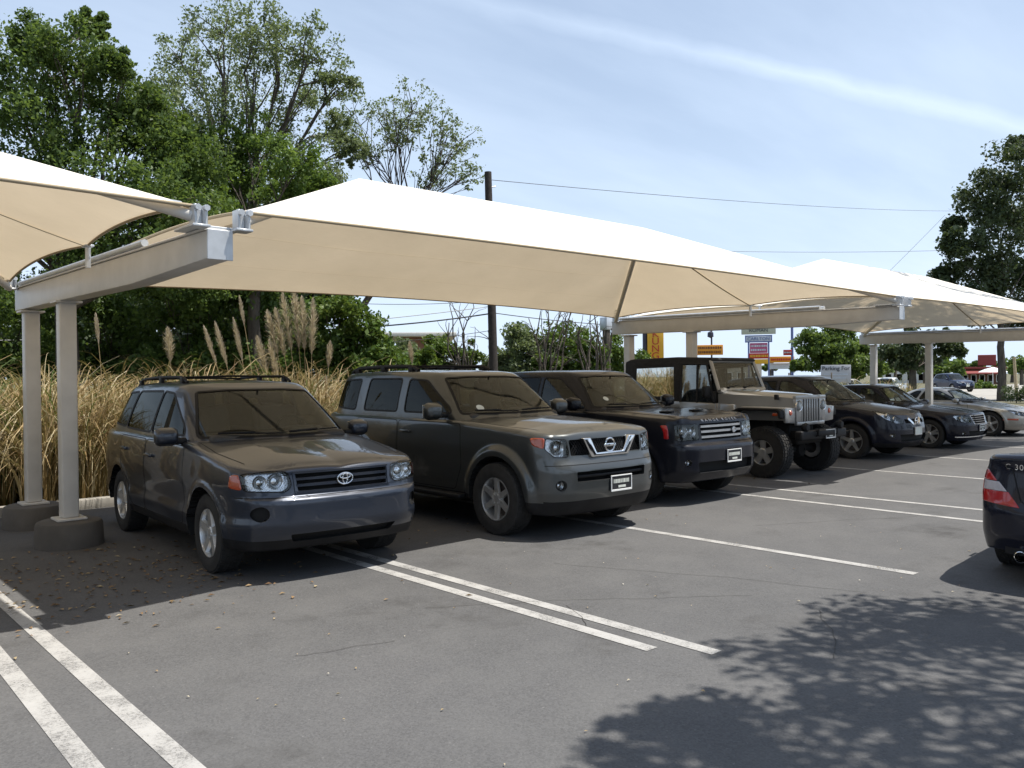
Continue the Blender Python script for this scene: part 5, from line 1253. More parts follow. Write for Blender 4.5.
g.bsdf(g.ramp(n1, [(.3, (.045, .036, .028)), (.7, (.13, .11, .088))]), .95, bump=n2, bump_s=.8, bump_d=.04); M['bark'] = g.m

def leaves(centers, spread, n_each, size, flat=.5, jitter=.35):
    """rhombic leaves scattered round sub-clump centres"""
    C = np.repeat(np.asarray(centers), n_each, axis=0); S = np.repeat(np.asarray(spread), n_each)[:, None]; n = len(C)
    d = rng.normal(size=(n, 3)); d /= np.linalg.norm(d, axis=1)[:, None]; r = rng.random((n, 1)) ** .55
    P = C + d * r * S * np.array([1, 1, .8])
    ax = rng.normal(size=(n, 3)); ax[:, 2] -= .4; ax /= np.linalg.norm(ax, axis=1)[:, None]
    nr = rng.normal(size=(n, 3)); nr[:, 2] += flat * 2; sd = np.cross(ax, nr); sd /= np.linalg.norm(sd, axis=1)[:, None] + 1e-9
    sz = size * (1 + jitter * rng.normal(size=(n, 1))).clip(.4, 1.9); up = np.cross(sd, ax)
    V = np.stack([P - ax * sz * .5, P + sd * sz * .30 + up * sz * .08, P + ax * sz * .5, P - sd * sz * .30 + up * sz * .08], 1)
    return V
def limb(bm, a, b, r0, r1, wob=.12, n=7, seg=7):
    a, b = Vector(a), Vector(b); L_ = (b - a).length; pts = []; o = Vector((0, 0, 0))
    for k in range(seg + 1):
        t = k / seg
        if 0 < k < seg: o += Vector((random.uniform(-1, 1), random.uniform(-1, 1), random.uniform(-.5, .8))) * L_ * wob / seg
        pts.append(a + (b - a) * t + o * (1 - abs(2 * t - 1) ** 3) + Vector((0, 0, L_ * .05 * math.sin(t * PI))))
    bm_tube(bm, pts, [r0 + (r1 - r0) * k / seg for k in range(seg + 1)], n); return pts
def tree(name, label, cat, base, fork, tr, clumps, mat, leaf, per, subs=16, group=None, twigs=3, fill=.85, flat=.5, limb_r=.2):
    """clumps: (centre, radius). Trunk from base to fork, limbs to every clump, leaf sub-clumps through its volume"""
    base = Vector(base); root = thing(name, label, cat, base, 0, group); bm = bmesh.new(); fork = Vector(fork)
    tp = limb(bm, base - Vector((0, 0, .3)), fork, tr, tr * .62, .10, 10, 8)
    cen, spr = [], []
    for c, r in clumps:
        c = Vector(c); st = tp[random.choice((-1, -1, -2, -3))]
        lp = limb(bm, st, c - Vector((0, 0, r * .25)), tr * limb_r, tr * .05, .30, 6, 8)
        for k in range(subs):
            d = Vector((random.gauss(0, 1), random.gauss(0, 1), random.gauss(0, .8))).normalized() * r * (random.random() ** .45) * fill
            q = c + d; cen.append(q); spr.append(r * random.uniform(.24, .52))
            if k < twigs * 2: limb(bm, lp[random.choice((3, 4, 5, 6, 7, 8))], q, tr * .06 + .008, .006, .2, 4, 4)
    bmesh.ops.translate(bm, verts=bm.verts, vec=-base)
    from_bm('trunk', bm, M['bark'], root, smooth=True)
    V = leaves([tuple(p - base) for p in cen], spr, per, leaf, flat)
    sub_t = np.repeat(rng.random(len(cen)) * .55, per); tint = (sub_t + rng.random(len(V)) * .45)
    quads_obj('crown', V, mat, root, tint); return root
def pxc(lst, d, dj=1.5):
    return [(at(x, y, d + random.uniform(-dj, dj)), r * d / FPX) for x, y, r in lst]
def ground_at(px, d):
    p = at(px, 400, d); return Vector((p.x, p.y, 0))

tree('broad_tree', 'dense dark green tree at the left edge, behind the dry grass', 'tree', ground_at(70, 19), at(70, 270, 19), .30,
     pxc([(15, 75, 50), (75, 62, 42), (92, 28, 16), (55, 130, 58), (120, 105, 42), (5, 175, 60), (100, 180, 56), (150, 150, 36), (165, 205, 45), (-60, 110, 70), (35, 235, 55), (120, 250, 55), (190, 255, 45), (-50, 210, 60), (115, 60, 16), (30, 45, 24), (150, 125, 34), (140, 215, 44), (185, 165, 36)], 19), LEAF_DARK, .085, 190, 26, fill=1.05)
tree('broad_tree', 'tall loose-crowned tree rising behind the nearest canopy corner, right of the darker tree', 'tree', ground_at(240, 24), at(245, 235, 24), .34,
     pxc([(180, 55, 26), (225, 28, 32), (275, 28, 34), (318, 50, 26), (338, 80, 20), (205, 92, 42), (255, 82, 44), (300, 95, 28), (215, 145, 42), (262, 140, 42), (300, 165, 36), (230, 190, 45), (185, 125, 30), (320, 180, 22), (280, 200, 40), (200, 200, 36), (335, 128, 20), (350, 150, 15), (330, 200, 24), (250, 45, 30), (235, 120, 44), (155, 95, 24)], 24, 1.8), LEAF_PALE, .08, 78, 26, flat=.6, fill=1.15)
tree('broad_tree', 'vivid green spreading crown just behind the peak of the large canopy', 'tree', ground_at(262, 21), at(258, 255, 21), .2,
     pxc([(215, 150, 36), (255, 140, 34), (292, 162, 30), (318, 184, 22), (240, 188, 38), (190, 172, 34), (282, 198, 34), (212, 212, 36), (175, 205, 30)], 21, 1.5), LEAF_VIVID, .085, 120, 24, flat=.7)
tree('slender_tree', 'slender sparse tree with a forked bare trunk, left of the dark utility pole', 'tree', ground_at(296, 27), at(414, 222, 27), .13,
     pxc([(382, 112, 17), (412, 105, 20), (440, 122, 20), (462, 140, 17), (440, 160, 18), (468, 172, 14), (395, 140, 15), (352, 112, 18), (345, 138, 15), (368, 152, 12), (430, 180, 16), (410, 125, 14)], 27, 1.0), LEAF_PALE, .085, 20, 30, flat=.6, twigs=7, limb_r=.26, fill=1.35)
bl = [('dark leafy shrub at the far left, in deep shade under the trees', [(20, 320, 55), (-45, 320, 55), (50, 355, 40)], LEAF_DARK), ('dark leafy shrub seen behind the second white column', [(105, 315, 50), (140, 340, 45), (80, 290, 40)], LEAF_DARK),
      ('dark leafy shrub behind the roof of the silver-blue SUV', [(190, 310, 50), (225, 340, 45), (170, 290, 40), (240, 290, 36)], LEAF_DARK), ('dark leafy shrub behind the tall grass plumes', [(275, 315, 45), (305, 335, 40), (260, 285, 36)], LEAF_DARK),
      ('brighter leafy shrub behind the canopy rear edge, right of the tall plumes', [(335, 310, 32), (360, 335, 30), (330, 345, 28), (380, 350, 22)], LEAF_BRIGHT)]
for i, (lb, cl, mt) in enumerate(bl):
    d = 20.5 + i * .5; tree('shrub', lb, 'shrub', ground_at(cl[0][0], d), at(cl[0][0], 372, d), .08, pxc(cl + [(x + random.uniform(-12, 12), 366, 30) for x, y, r in cl], d, 1.0), mt, .11, 110, 26, 'shrubs behind the tall grass')
for i, px in enumerate((-40, 40, 120, 200, 285)):
    d = 28; tree('thicket_shrub', ('deep shaded thicket at the far left behind the columns', 'deep shaded thicket between the two nearest columns and the trees', 'deep shaded thicket behind the second column', 'deep shaded thicket left of the tall plumes', 'deep shaded thicket behind the tall plumes')[i], 'shrub', ground_at(px, d), at(px, 365, d), .1,
      pxc([(px - 22, 300, 30), (px + 22, 300, 30), (px, 330, 34), (px - 24, 350, 28), (px + 24, 350, 28), (px, 372, 26)], d, 1.2), LEAF_OAK, .22, 80, 26, 'shrubs behind the tall grass')
for lb, cl, d, mt in (('low bright green bush left of the dark utility pole', [(440, 348, 20), (465, 355, 20), (425, 360, 15)], 30, LEAF_BRIGHT), ('round dark green bush right of the dark utility pole', [(515, 340, 22), (535, 352, 22), (508, 358, 18)], 31, LEAF_PALE),
      ('wide bright green bush behind the black square-shouldered SUV', [(565, 340, 25), (590, 352, 22), (550, 356, 20)], 30, LEAF_BRIGHT), ('small green bush beside the rear column of the second white frame', [(615, 352, 18), (640, 362, 14)], 33, LEAF_BRIGHT),
      ('pale green bush half hidden behind the roof of the grey SUV', [(398, 352, 20), (410, 365, 16)], 31, LEAF_PALE)):
    tree('bush', lb, 'bush', ground_at(cl[0][0], d), at(cl[0][0], 374, d), .07, pxc(cl + [(cl[0][0] + q, 368, 14) for q in (-24, -8, 8, 24)], d, 1.0), mt, .12, 90, 24, 'bushes beyond the fence')
for px, lb in ((545, 'bare dark twiggy shrub right of the utility pole'), (598, 'bare twiggy shrub beside the weathered post'), (470, 'bare twiggy shrub with thin pale branches left of the utility pole')):
    b0 = ground_at(px, 28); rt = thing('bare_shrub', lb, 'shrub', b0); bm = bmesh.new()
    for k in range(9):
        e = at(px + random.uniform(-24, 24), random.uniform(300, 345), 28 + random.uniform(-.8, .8)); lp = limb(bm, b0 - Vector((0, 0, .1)), e, .05, .014, .22, 5, 7)
        for j in range(6): s = random.choice(lp[2:]); limb(bm, s, s + Vector((random.gauss(0, .4), random.gauss(0, .4), random.uniform(.1, .8))), .016, .005, .3, 4, 4)
    bmesh.ops.translate(bm, verts=bm.verts, vec=-b0); from_bm('branches', bm, M['bark'], rt, smooth=True)
tree('oak_tree', 'large dark oak at the right edge, its trunk seen under the far canopy', 'tree', ground_at(1001, 50), at(1001, 318, 50), .26,
     pxc([(1005, 175, 30), (978, 212, 30), (1012, 225, 36), (962, 248, 22), (948, 276, 17), (985, 268, 30), (1022, 278, 30), (1018, 148, 15), (955, 226, 12), (1045, 200, 45), (1050, 270, 45), (985, 305, 26), (1020, 318, 22), (965, 300, 18)], 50, 2.5), LEAF_OAK, .20, 130, 26)
tree('oak_tree', 'dark oak behind the farthest white frame, between its columns', 'tree', ground_at(912, 56), at(912, 362, 56), .30,
     pxc([(890, 352, 16), (912, 342, 18), (938, 344, 16), (956, 350, 9), (905, 362, 15), (928, 360, 13), (948, 338, 10)], 56, 2), LEAF_OAK, .22, 110, 24)
tree('broad_tree', 'mid-green rounded tree behind the white lot sign', 'tree', ground_at(838, 62), at(838, 365, 62), .28,
     pxc([(812, 346, 18), (838, 338, 20), (862, 350, 17), (826, 360, 18), (800, 364, 10), (855, 366, 16), (876, 366, 12), (842, 355, 18)], 62, 2.5), LEAF_DARK, .22, 120, 26)
for i, (px, d, r) in enumerate(((955, 150, 8), (978, 170, 7), (1012, 140, 9), (1030, 150, 10), (770, 170, 6), (735, 190, 6), (690, 150, 5), (895, 130, 9), (880, 120, 8), (948, 118, 13), (1005, 160, 13), (962, 175, 12), (1022, 112, 12), (925, 140, 10))):
    tree('distant_tree', 'low hazy green tree on the far horizon', 'tree', ground_at(px, d), at(px, 369, d), .3, pxc([(px - r * .7, 368, r * .7), (px + r * .7, 368, r * .75), (px, 364, r * .7)], d, 2), LEAF_DARK, .55, 26, 14, 'distant trees on the horizon')
# two trees beside the lot whose crowns stay outside the picture and whose shade falls inside it
tree('lot_tree', 'leafy tree just outside the right edge, throwing the dappled shade on the asphalt', 'tree', (8.6, -2.6, 0), (8.4, -2.2, 3.6), .2,
     [((4.20, 0.05, 6.00), 0.84), ((5.10, -0.35, 6.40), 1.06), ((6.10, 0.25, 6.00), 1.12), ((6.90, -0.55, 6.80), 1.23), ((5.50, -1.25, 6.20), 1.12), ((6.60, -1.65, 6.60), 1.34), ((7.80, -0.15, 6.00), 1.12), ((4.30, -1.15, 5.60), 1.01), ((8.30, -1.55, 6.80), 1.34), ((7.20, 0.75, 5.40), 0.67), ((4.80, 0.80, 5.60), 0.50), ((3.40, -1.05, 5.40), 0.62), ((5.80, -2.55, 6.30), 1.23), ((3.90, -2.05, 5.60), 0.90)], LEAF_OAK, .10, 66, 22)
tree('lot_tree', 'leafy tree outside the right edge, throwing shade on the farther canopy', 'tree', (27.5, 2.6, 0), (27.0, 3.4, 8.6), .26,
     [((20.2, 6.6, 13.2), .9), ((21.4, 7.2, 13.4), 1.0), ((22.6, 7.6, 13.6), 1.0), ((23.8, 7.6, 13.4), 1.1), ((25.0, 7.4, 13.6), 1.2), ((26.4, 6.8, 13.6), 1.2), ((22.0, 6.2, 14.2), 1.1), ((24.2, 6.2, 14.4), 1.2), ((26.0, 5.4, 14.4), 1.3), ((28.0, 5.0, 14.0), 1.3), ((19.2, 6.8, 12.9), .5)], LEAF_OAK, .15, 80, 20)

# tall dry grass behind the kerb
def blade_field(clumps, n_each):
    Q, T = [], []
    for (cx, cy, h, gr) in clumps:
        n = n_each; a = rng.random(n) * 2 * PI; r0 = rng.random(n) * .20; hh = h * (.50 + .42 * rng.random(n)); lean = (.16 + .84 * rng.random(n)) * h * .62
        dd = 1.0 + .92 * rng.random(n) ** .9; bx, by = cx + np.cos(a) * r0, cy + np.sin(a) * r0; a2 = a + rng.normal(size=n) * .6; wd = .006 + .009 * rng.random(n); kink = rng.normal(size=n) * .10 * h
        prev = None; sx, sy = -np.sin(a2 + .7), np.cos(a2 + .7); S = 7
        tint = np.where(rng.random(n) < gr, .84 + .16 * rng.random(n), .78 * rng.random(n))
        for k in range(S + 1):
            t = k / S; x = bx + np.cos(a2) * lean * t ** 1.5 + sx * kink * t * t; y = by + np.sin(a2) * lean * t ** 1.5 + sy * kink * t * t; z = hh * (2 * t - dd * t * t) * (1.0 + .25 * (dd - 1)); w_ = wd * (1 - t ** 2 * .92)
            l = np.column_stack([x - sx * w_, y - sy * w_, z]); rr = np.column_stack([x + sx * w_, y + sy * w_, z])
            if prev is not None: Q.append(np.stack([prev[0], prev[1], rr, l], 1)); T.append(tint)
            prev = (l, rr)
    return np.concatenate(Q), np.concatenate(T)
cl = []
for k in range(420):
    x = random.uniform(-5, 32) if k > 150 else random.uniform(-3, 9); y = random.uniform(12.55, 15.8); t = max(0, min(1, (x - 8) / 6))
    h = random.uniform(1.9, 2.55) * (1 - .22 * t) * (.9 if y < 13 else 1.0); cl.append((x, y, h, random.choice((.02, .05, .12, .28)) + .18 * t))
V, T = blade_field(cl, 120)
tag(quads_obj('tall_dry_grass', V, STRAW, None, T), 'tall tangled straw-coloured grass behind the kerb and the parked cars', 'grass', kind='stuff')
M['plume'] = leaf_mat('plume_fluff', [(0, (.42, .33, .22)), (.5, (.60, .49, .36)), (1, (.74, .64, .51))], .4, .8)
for k, (tx, ty, bx, hl, wf) in enumerate(((283, 296, 303, 60, 1.0), (294, 292, 306, 62, 1.0), (302, 300, 308, 56, .9), (313, 302, 309, 58, .9), (268, 314, 296, 46, .9), (276, 312, 299, 50, 1.0), (258, 340, 284, 40, .8), (270, 344, 290, 40, .8), (234, 322, 258, 44, .45), (216, 326, 246, 46, .5), (205, 330, 240, 40, .4), (168, 332, 176, 34, .7), (96, 318, 107, 30, .3), (240, 300, 262, 30, .3), (330, 345, 322, 26, .5), (410, 345, 420, 22, .5))):
    d = 13.4 / (.745 - (bx - 512) / FPX * .667); b0 = ground_at(bx, d); top = at(tx, ty, d); hl *= .92; ln = (tx - bx) / 60; rt = thing('grass_plume', 'feathery tan seed plume standing up out of the tall dry grass', 'grass plume', b0, 0, 'plumes above the dry grass')
    pts = [b0 + (top - b0) * t + (top - b0).cross(Vector((0, 1, 0))).normalized() * 0 + Vector((ln * .5 * (t * t - t), 0, 0)) for t in [i / 10 for i in range(11)]]; bm = bmesh.new(); bm_tube(bm, [p - b0 for p in pts], [.010 - .0007 * i for i in range(11)], 5); from_bm('stalk', bm, simple('straw_stalk', (.34, .25, .12), .8), rt, smooth=True)
    hL = hl * d / FPX; ax = (pts[-1] - pts[-3]).normalized(); n = 700; t = rng.random(n); P = np.array([tuple(pts[-1] - b0 - ax * hL * (1 - q)) for q in t]); env = .155 * wf * np.sin(np.clip(t * .93 + .07, 0, 1) * PI) ** .7
    dv = rng.normal(size=(n, 3)); dv /= np.linalg.norm(dv, axis=1)[:, None]; tip = P + dv * env[:, None] * (.5 + .6 * rng.random((n, 1))) + np.array(ax) * .09; sd = np.cross(dv, np.array(ax)); sd /= np.linalg.norm(sd, axis=1)[:, None] + 1e-9
    quads_obj('seed_head', np.stack([P - sd * .004, P + sd * .004, tip + sd * .0025, tip - sd * .0025], 1), M['plume'], rt, rng.random(n))

# ------------------------------------------------------------------ litter on the asphalt
M['litter'] = leaf_mat('fallen_leaf', [(0, (.10, .055, .03)), (.5, (.24, .15, .075)), (.85, (.34, .27, .16)), (1, (.50, .47, .40))], .1, .8)
n = 620; X = np.concatenate([rng.normal(2.2, .8, 460), rng.uniform(-1, 12, 90), rng.uniform(1, 9, 70)]); Y = np.concatenate([rng.normal(7.7, .9, 460), rng.normal(7.2, .5, 90), rng.uniform(2.5, 6.5, 70)])
a = rng.random(n) * 2 * PI; s = rng.uniform(.014, .034, n); s[550:] *= .5; dx, dy = np.cos(a) * s, np.sin(a) * s
V = np.stack([np.column_stack([X - dx, Y - dy, np.full(n, .008)]), np.column_stack([X + dy * .42, Y - dx * .42, .012 + s * .25 * rng.random(n)]), np.column_stack([X + dx, Y + dy, np.full(n, .010)]), np.column_stack([X - dy * .42, Y + dx * .42, .012 + s * .35 * rng.random(n)])], 1)
tag(quads_obj('leaf_litter', V, M['litter'], None, np.concatenate([rng.random(550) * .9, .6 + .4 * rng.random(70)])), 'small fallen leaves scattered over the asphalt', 'leaves', kind='stuff')

# ------------------------------------------------------------------ pole, wires, fence
M['wood'] = simple('creosoted_wood', (.035, .028, .024), .9, vary=.4, scale=12, bump_s=.3)
pb = ground_at(495, 26); pt = at(488, 172, 26); rt = thing('utility_pole', 'dark wooden utility pole rising behind the large canopy', 'pole', pb)
bm = bmesh.new(); bm_tube(bm, [(0, 0, -.3), tuple((pt - pb) * .5), tuple(pt - pb)], [.15, .13, .11], 12); from_bm('pole', bm, M['wood'], rt, smooth=True, angle=50)
bm = bmesh.new(); bm_box(bm, tuple((pt - pb) * .965), (.05, .05, .42), .01, 1); bm_tube(bm, [tuple((pt - pb) * .94), tuple((pt - pb) * .94 + Vector((.22, -.1, .05)))], .02, 6); from_bm('insulator_bracket', bm, M['galv'], rt, smooth=True, angle=50)
M['wire'] = simple('dark_cable', (.05, .05, .052), .6); M['wire_pale'] = simple('weathered_cable', (.42, .42, .40), .5)
def wire(label, a, b, sag, r, mat):
    pts = [a + (b - a) * (k / 24) - Vector((0, 0, sag * 4 * (k / 24) * (1 - k / 24))) for k in range(25)]; bm = bmesh.new(); bm_tube(bm, pts, r, 5)
    tag(from_bm('overhead_wire', bm, M[mat], None, smooth=True), label, 'wire', 'wires strung from the utility pole')
wire('thin wire crossing the sky to the right from the top of the utility pole', at(492, 180, 26), at(960, 211, 62), .25, .010, 'wire')
wire('thin level wire in the sky just above the right slope of the large canopy', at(640, 249, 62), at(960, 250, 66), .2, .014, 'wire')
wire('slanting thin wire beside the crown of the right oak', at(870, 290, 60), at(945, 215, 62), .05, .012, 'wire')
wire('pale cable passing behind the tall plumes, below the canopy', at(-60, 341, 22), at(494, 306, 26), .25, .012, 'wire_pale')
wire('thick dark cable running left from the utility pole under the canopy edge', at(300, 330, 25), at(494, 313, 26), .1, .022, 'wire')
wire('thin cable above the thick dark one, left of the utility pole', at(330, 302, 25), at(494, 300, 26), .1, .009, 'wire')
wire('thin lowest cable running left of the utility pole', at(320, 345, 25), at(494, 330, 26), .1, .009, 'wire')
wire('dark cable running right from the utility pole behind the canopy hip', at(494, 313, 26), at(720, 322, 44), .3, .014, 'wire')
rt = thing('wire_fence', 'low wire fence with slim steel posts running behind the tall grass', 'fence', (10, 16.4, 0)); bm = bmesh.new()
for k in range(14): bm_tube(bm, [(-20 + k * 3.2, 0, -.1), (-20 + k * 3.2, 0, 1.75)], .03, 8)
tag(from_bm('fence_post', bm, M['bark'], rt, smooth=True), kind='stuff')
bm = bmesh.new()
for z in (.5, .9, 1.3, 1.65): bm_tube(bm, [(-20 + k * 1.6, .0, z - .02 * (k % 2)) for k in range(27)], .006, 4)
from_bm('fence_wire', bm, M['wire'], rt, smooth=True)
b0 = ground_at(607, 30); rt = thing('wooden_post', 'weathered brown post with a pale cap beside the rear column of the second frame', 'post', b0)
bm = bmesh.new(); tp = at(607, 330, 30); bm_tube(bm, [(0, 0, -.2), (0, 0, tp.z)], [.16, .14], 12); from_bm('shaft', bm, M['bark'], rt, smooth=True, angle=50)
bm = bmesh.new(); bm_box(bm, (0, 0, tp.z + .22), (.34, .34, .46), .03, 2); from_bm('cap', bm, M['galv'], rt, smooth=True, angle=40)

# ------------------------------------------------------------------ signs and buildings down the street
def facing(p): return math.atan2(-p.x, p.y) * 1.0              # turn a board to look back up the lot
def board(par, c, w_, h_, mat, t=.12, frame=None, name='panel', bev=.02):
    bm = bmesh.new(); bm_box(bm, c, (w_, t, h_), bev, 2); o = from_bm(name, bm, mat, par, smooth=True, angle=40)
    if frame:
        bm = bmesh.new()
        for cc, s in (((c[0], c[1], c[2] + h_ / 2), (w_ + .1, t + .05, .09)), ((c[0], c[1], c[2] - h_ / 2), (w_ + .1, t + .05, .09)), ((c[0] - w_ / 2, c[1] - .002, c[2]), (.09, t + .042, h_)), ((c[0] + w_ / 2, c[1] - .002, c[2]), (.09, t + .042, h_))): bm_box(bm, cc, s, .01, 1)
        from_bm('frame', bm, frame, o)
    return o
def words(par, s, size, c, mat, y, name='lettering', sx=1.0):
    me = text_me(s, size, .012); o = link(name, me, mat, par, smooth=False); o.location = (c[0], y, c[1]); o.rotation_euler = (PI / 2, 0, 0); o.scale = (sx, 1, 1); return o
YEL = simple('sign_yellow', (.72, .40, .03), .45, vary=.05); ORG = simple('sign_orange', (.74, .30, .02), .45, vary=.06); REDS = simple('sign_red', (.50, .03, .02), .45, vary=.06); BLU = simple('sign_blue', (.12, .16, .36), .45, vary=.08)
MAG = simple('sign_rose', (.46, .10, .20), .5, vary=.2, scale=1.5); CRM = simple('sign_pale_green', (.44, .46, .36), .5, vary=.06); PALE = simple('sign_pale_blue', (.55, .60, .66), .5, vary=.06); DRK = simple('sign_dark_letter', (.03, .03, .05), .5)
def sign_root(name, label, px, d, cat='sign'):
    p = ground_at(px, d); v = Vector((p.x, p.y)); return thing(name, label, cat, p, math.atan2(v.y, v.x) - PI / 2), d / FPX
def zpix(py, d, px): return at(px, py, d).z
rt, k = sign_root('upright_sign', 'tall yellow upright sign with red letters stacked down its face', 656, 46)
z0, z1 = zpix(362, 46, 656), zpix(318, 46, 656); board(rt, (0, 0, (z0 + z1) / 2), 16 * k, z1 - z0, YEL, .3, REDS if False else None)
for i, ch in enumerate('KUNG'): words(rt, ch, 9.5 * k, (0, zpix(334.5 + i * 7.2, 46, 656)), REDS, -.17, 'letter', 1.15)
bm = bmesh.new(); bm_tube(bm, [(-10 * k, .1, 0), (-10 * k, .1, z1)], .16, 10); from_bm('sign_post', bm, DRK, rt, smooth=True, angle=50)
def bars(par, x0, x1, z, h_, mat, y, seed):
    r_ = random.Random(seed); bm = bmesh.new(); x = x0
    while x < x1: w_ = r_.uniform(.35, .8) * h_; bm_box(bm, (x + w_ / 2, y, z), (w_, .02, h_ * r_.uniform(.75, 1.0))); x += w_ + h_ * .22
    return from_bm('illegible_lettering', bm, mat, par)
BRN = simple('sign_brown', (.16, .055, .015), .5)
rt, k = sign_root('banner_sign', 'orange banner sign with two rows of brown lettering on a thin lamp post', 710, 60)
zz = zpix(350, 60, 710); board(rt, (0, 0, zz), 26 * k, 10 * k, ORG, .15); bars(rt, -11 * k, 11 * k, zz + 2.2 * k, 2.6 * k, BRN, -.09, 3); bars(rt, -11 * k, 10 * k, zz - 2.2 * k, 2.6 * k, BRN, -.09, 8)
bm = bmesh.new(); bm_tube(bm, [(2 * k, .2, 0), (2 * k, .2, zpix(322, 60, 710))], .06, 8); bm_lathe(bm, [(0, .01), (.1, .22), (.4, .2), (.5, .01)], 12, 'z', (1.0 * k, .2, zpix(338, 60, 710))); from_bm('sign_post', bm, DRK, rt, smooth=True, angle=50)
rt, k = sign_root('pylon_sign', 'tall pylon sign with a pale green header, blue frame and rose-red board', 759, 74)
zf = lambda y: zpix(y, 74, 759)
o = board(rt, (0, 0, zf(330)), 33 * k, 8.5 * k, CRM, .4, name='header_panel'); words(o, 'ROMAN', 5 * k, (0, zf(330.5)), DRK, -.22)
o = board(rt, (0, 0, zf(338.8)), 25 * k, 6 * k, PALE, .35, BLU, name='name_panel'); words(o, 'CARLTON', 4.6 * k, (0, zf(339)), BLU, -.20)
bm = bmesh.new()
for s in (-1, 1): bm_box(bm, (s * 9.6 * k, 0, zf(341) / 2), (1.6 * k, .3, zf(341)), .02, 1)
from_bm('sign_post', bm, BLU, rt)
o = board(rt, (0, -.02, zf(348)), 17 * k, 10 * k, MAG, .25, name='message_panel'); bars(o, -7.5 * k, 7 * k, zf(346), 2 * k, PALE, -.16, 4); bars(o, -7.5 * k, 7 * k, zf(350), 2 * k, PALE, -.16, 5)
o = board(rt, (0, -.03, zf(356)), 19 * k, 5.5 * k, REDS, .25, name='red_panel'); bars(o, -8 * k, 8 * k, zf(356), 2.6 * k, YEL, -.17, 9)
board(rt, (0, -.02, zf(361.5)), 19 * k, 4.6 * k, YEL, .25, name='yellow_panel')
rt, k = sign_root('roof_sign', 'long orange fascia sign right of the pylon sign', 782, 78); zz = zpix(359.5, 78, 782); board(rt, (0, 0, zz), 24 * k, 6 * k, ORG, .3); bars(rt, -10 * k, 10 * k, zz, 2.4 * k, REDS, -.17, 12); board(rt, (0, .3, zz - 6.5 * k), 26 * k, 6 * k, PALE, .3, name='fascia')
bm = bmesh.new()
for s in (-1, 1): bm_tube(bm, [(s * 9 * k, .3, 0), (s * 9 * k, .3, zz)], .12, 8)
from_bm('sign_post', bm, DRK, rt)
rt, k = sign_root('street_sign', 'small red sign on a tall blue-grey post', 791, 66); zz = zpix(352.5, 66, 791); board(rt, (-3 * k, -.1, zz), 8 * k, 5.5 * k, REDS, .08); bars(rt, -6 * k, -.5 * k, zz, 1.6 * k, PALE, -.15, 2)
bm = bmesh.new(); bm_tube(bm, [(1.5 * k, 0, 0), (1.5 * k, 0, zpix(322, 66, 791))], .10, 8); from_bm('sign_post', bm, BLU, rt, smooth=True, angle=50)
rt, k = sign_root('lot_sign', 'white lot sign with dark lettering on two short posts', 836, 42); zz = zpix(374, 42, 836); board(rt, (0, 0, zz), 28 * k, 18 * k, simple('sign_grey_white', (.46, .46, .48), .5, vary=.06), .05); words(rt, 'Parking For', 5.6 * k, (0, zz + 5.6 * k), DRK, -.04)
bars(rt, -11 * k, 11 * k, zz - .5 * k, 1.2 * k, PALE, -.03, 21); bars(rt, -11 * k, 9 * k, zz - 4 * k, 1.2 * k, PALE, -.03, 22)
bm = bmesh.new()
for s in (-1, 1): bm_box(bm, (s * 11 * k, .06, zz / 2), (.09, .07, zz), .01, 1)
from_bm('sign_post', bm, M['galv'], rt)

def building(label, px, d, wpx, ytop, mats, roof_over=.4, dep=9, awn=None, nwin=4):
    p = ground_at(px, d); rt = thing('shop_building', label, 'building', p, math.atan2(p.y, p.x) - PI / 2); k = d / FPX; W_ = wpx * k; H = zpix(ytop, d, px)
    bm = bmesh.new(); bm_box(bm, (0, dep / 2, H / 2 - .2), (W_, dep, H + .4)); from_bm('wall', bm, mats[0], rt)
    bm = bmesh.new(); bm_box(bm, (0, dep / 2, H + .15), (W_ + roof_over * 2, dep + roof_over * 2, .3), .04, 2); from_bm('roof', bm, mats[1], rt, smooth=True, angle=40)
    for i in range(nwin):
        x = (-.5 + (i + .5) / nwin) * W_; bm = bmesh.new(); ww, hh = W_ / nwin * .6, H * .48
        for c, s in (((x, -.03, H * .38 + hh / 2), (ww, .08, .1)), ((x, -.03, H * .38 - hh / 2), (ww, .08, .1)), ((x - ww / 2, -.032, H * .38), (.1, .076, hh)), ((x + ww / 2, -.032, H * .38), (.1, .076, hh))): bm_box(bm, c, s)
        o = from_bm('window', bm, M['white'], rt); bm = bmesh.new(); bm_box(bm, (x, -.012, H * .38), (ww - .1, .02, hh - .1)); from_bm('pane', bm, M['tint'], o)
    if awn:
        bm = bmesh.new(); bm_prism(bm, [(-1.6, H * .66), (-1.6, H * .72), (0, H * .95), (0, H * .88)], 'x', -W_ * .48, W_ * .48, .02, 1); from_bm('awning', bm, awn, rt)
    return rt, k, H
BRICK = simple('brown_brick', (.20, .10, .065), .9, vary=.25, scale=2.5); STUC = simple('pale_stucco', (.42, .39, .34), .9, vary=.1, scale=1.2)
building('low brown shed with a pale roof edge, left of the utility pole', 420, 62, 46, 337, (BRICK, simple('pale_roof', (.55, .53, .48), .6)), 1.0)
DULL = simple('awning_dull_red', (.20, .035, .03), .7, vary=.15)
rt, k, H = building('distant low shop with stepped red awnings, seen under the far canopy', 978, 125, 44, 369, (BRICK, DULL), .5, 12, DULL, 6)
bm = bmesh.new(); bm_box(bm, (8 * k, 2, H + 1.3), (16 * k, 3, 1.6), .05, 1); from_bm('roof_sign', bm, DULL, rt)
building('distant pale low building behind the pylon sign', 715, 110, 90, 363, (STUC, simple('pale_roof', (.55, .53, .48), .6)), .5, 14, None, 7)
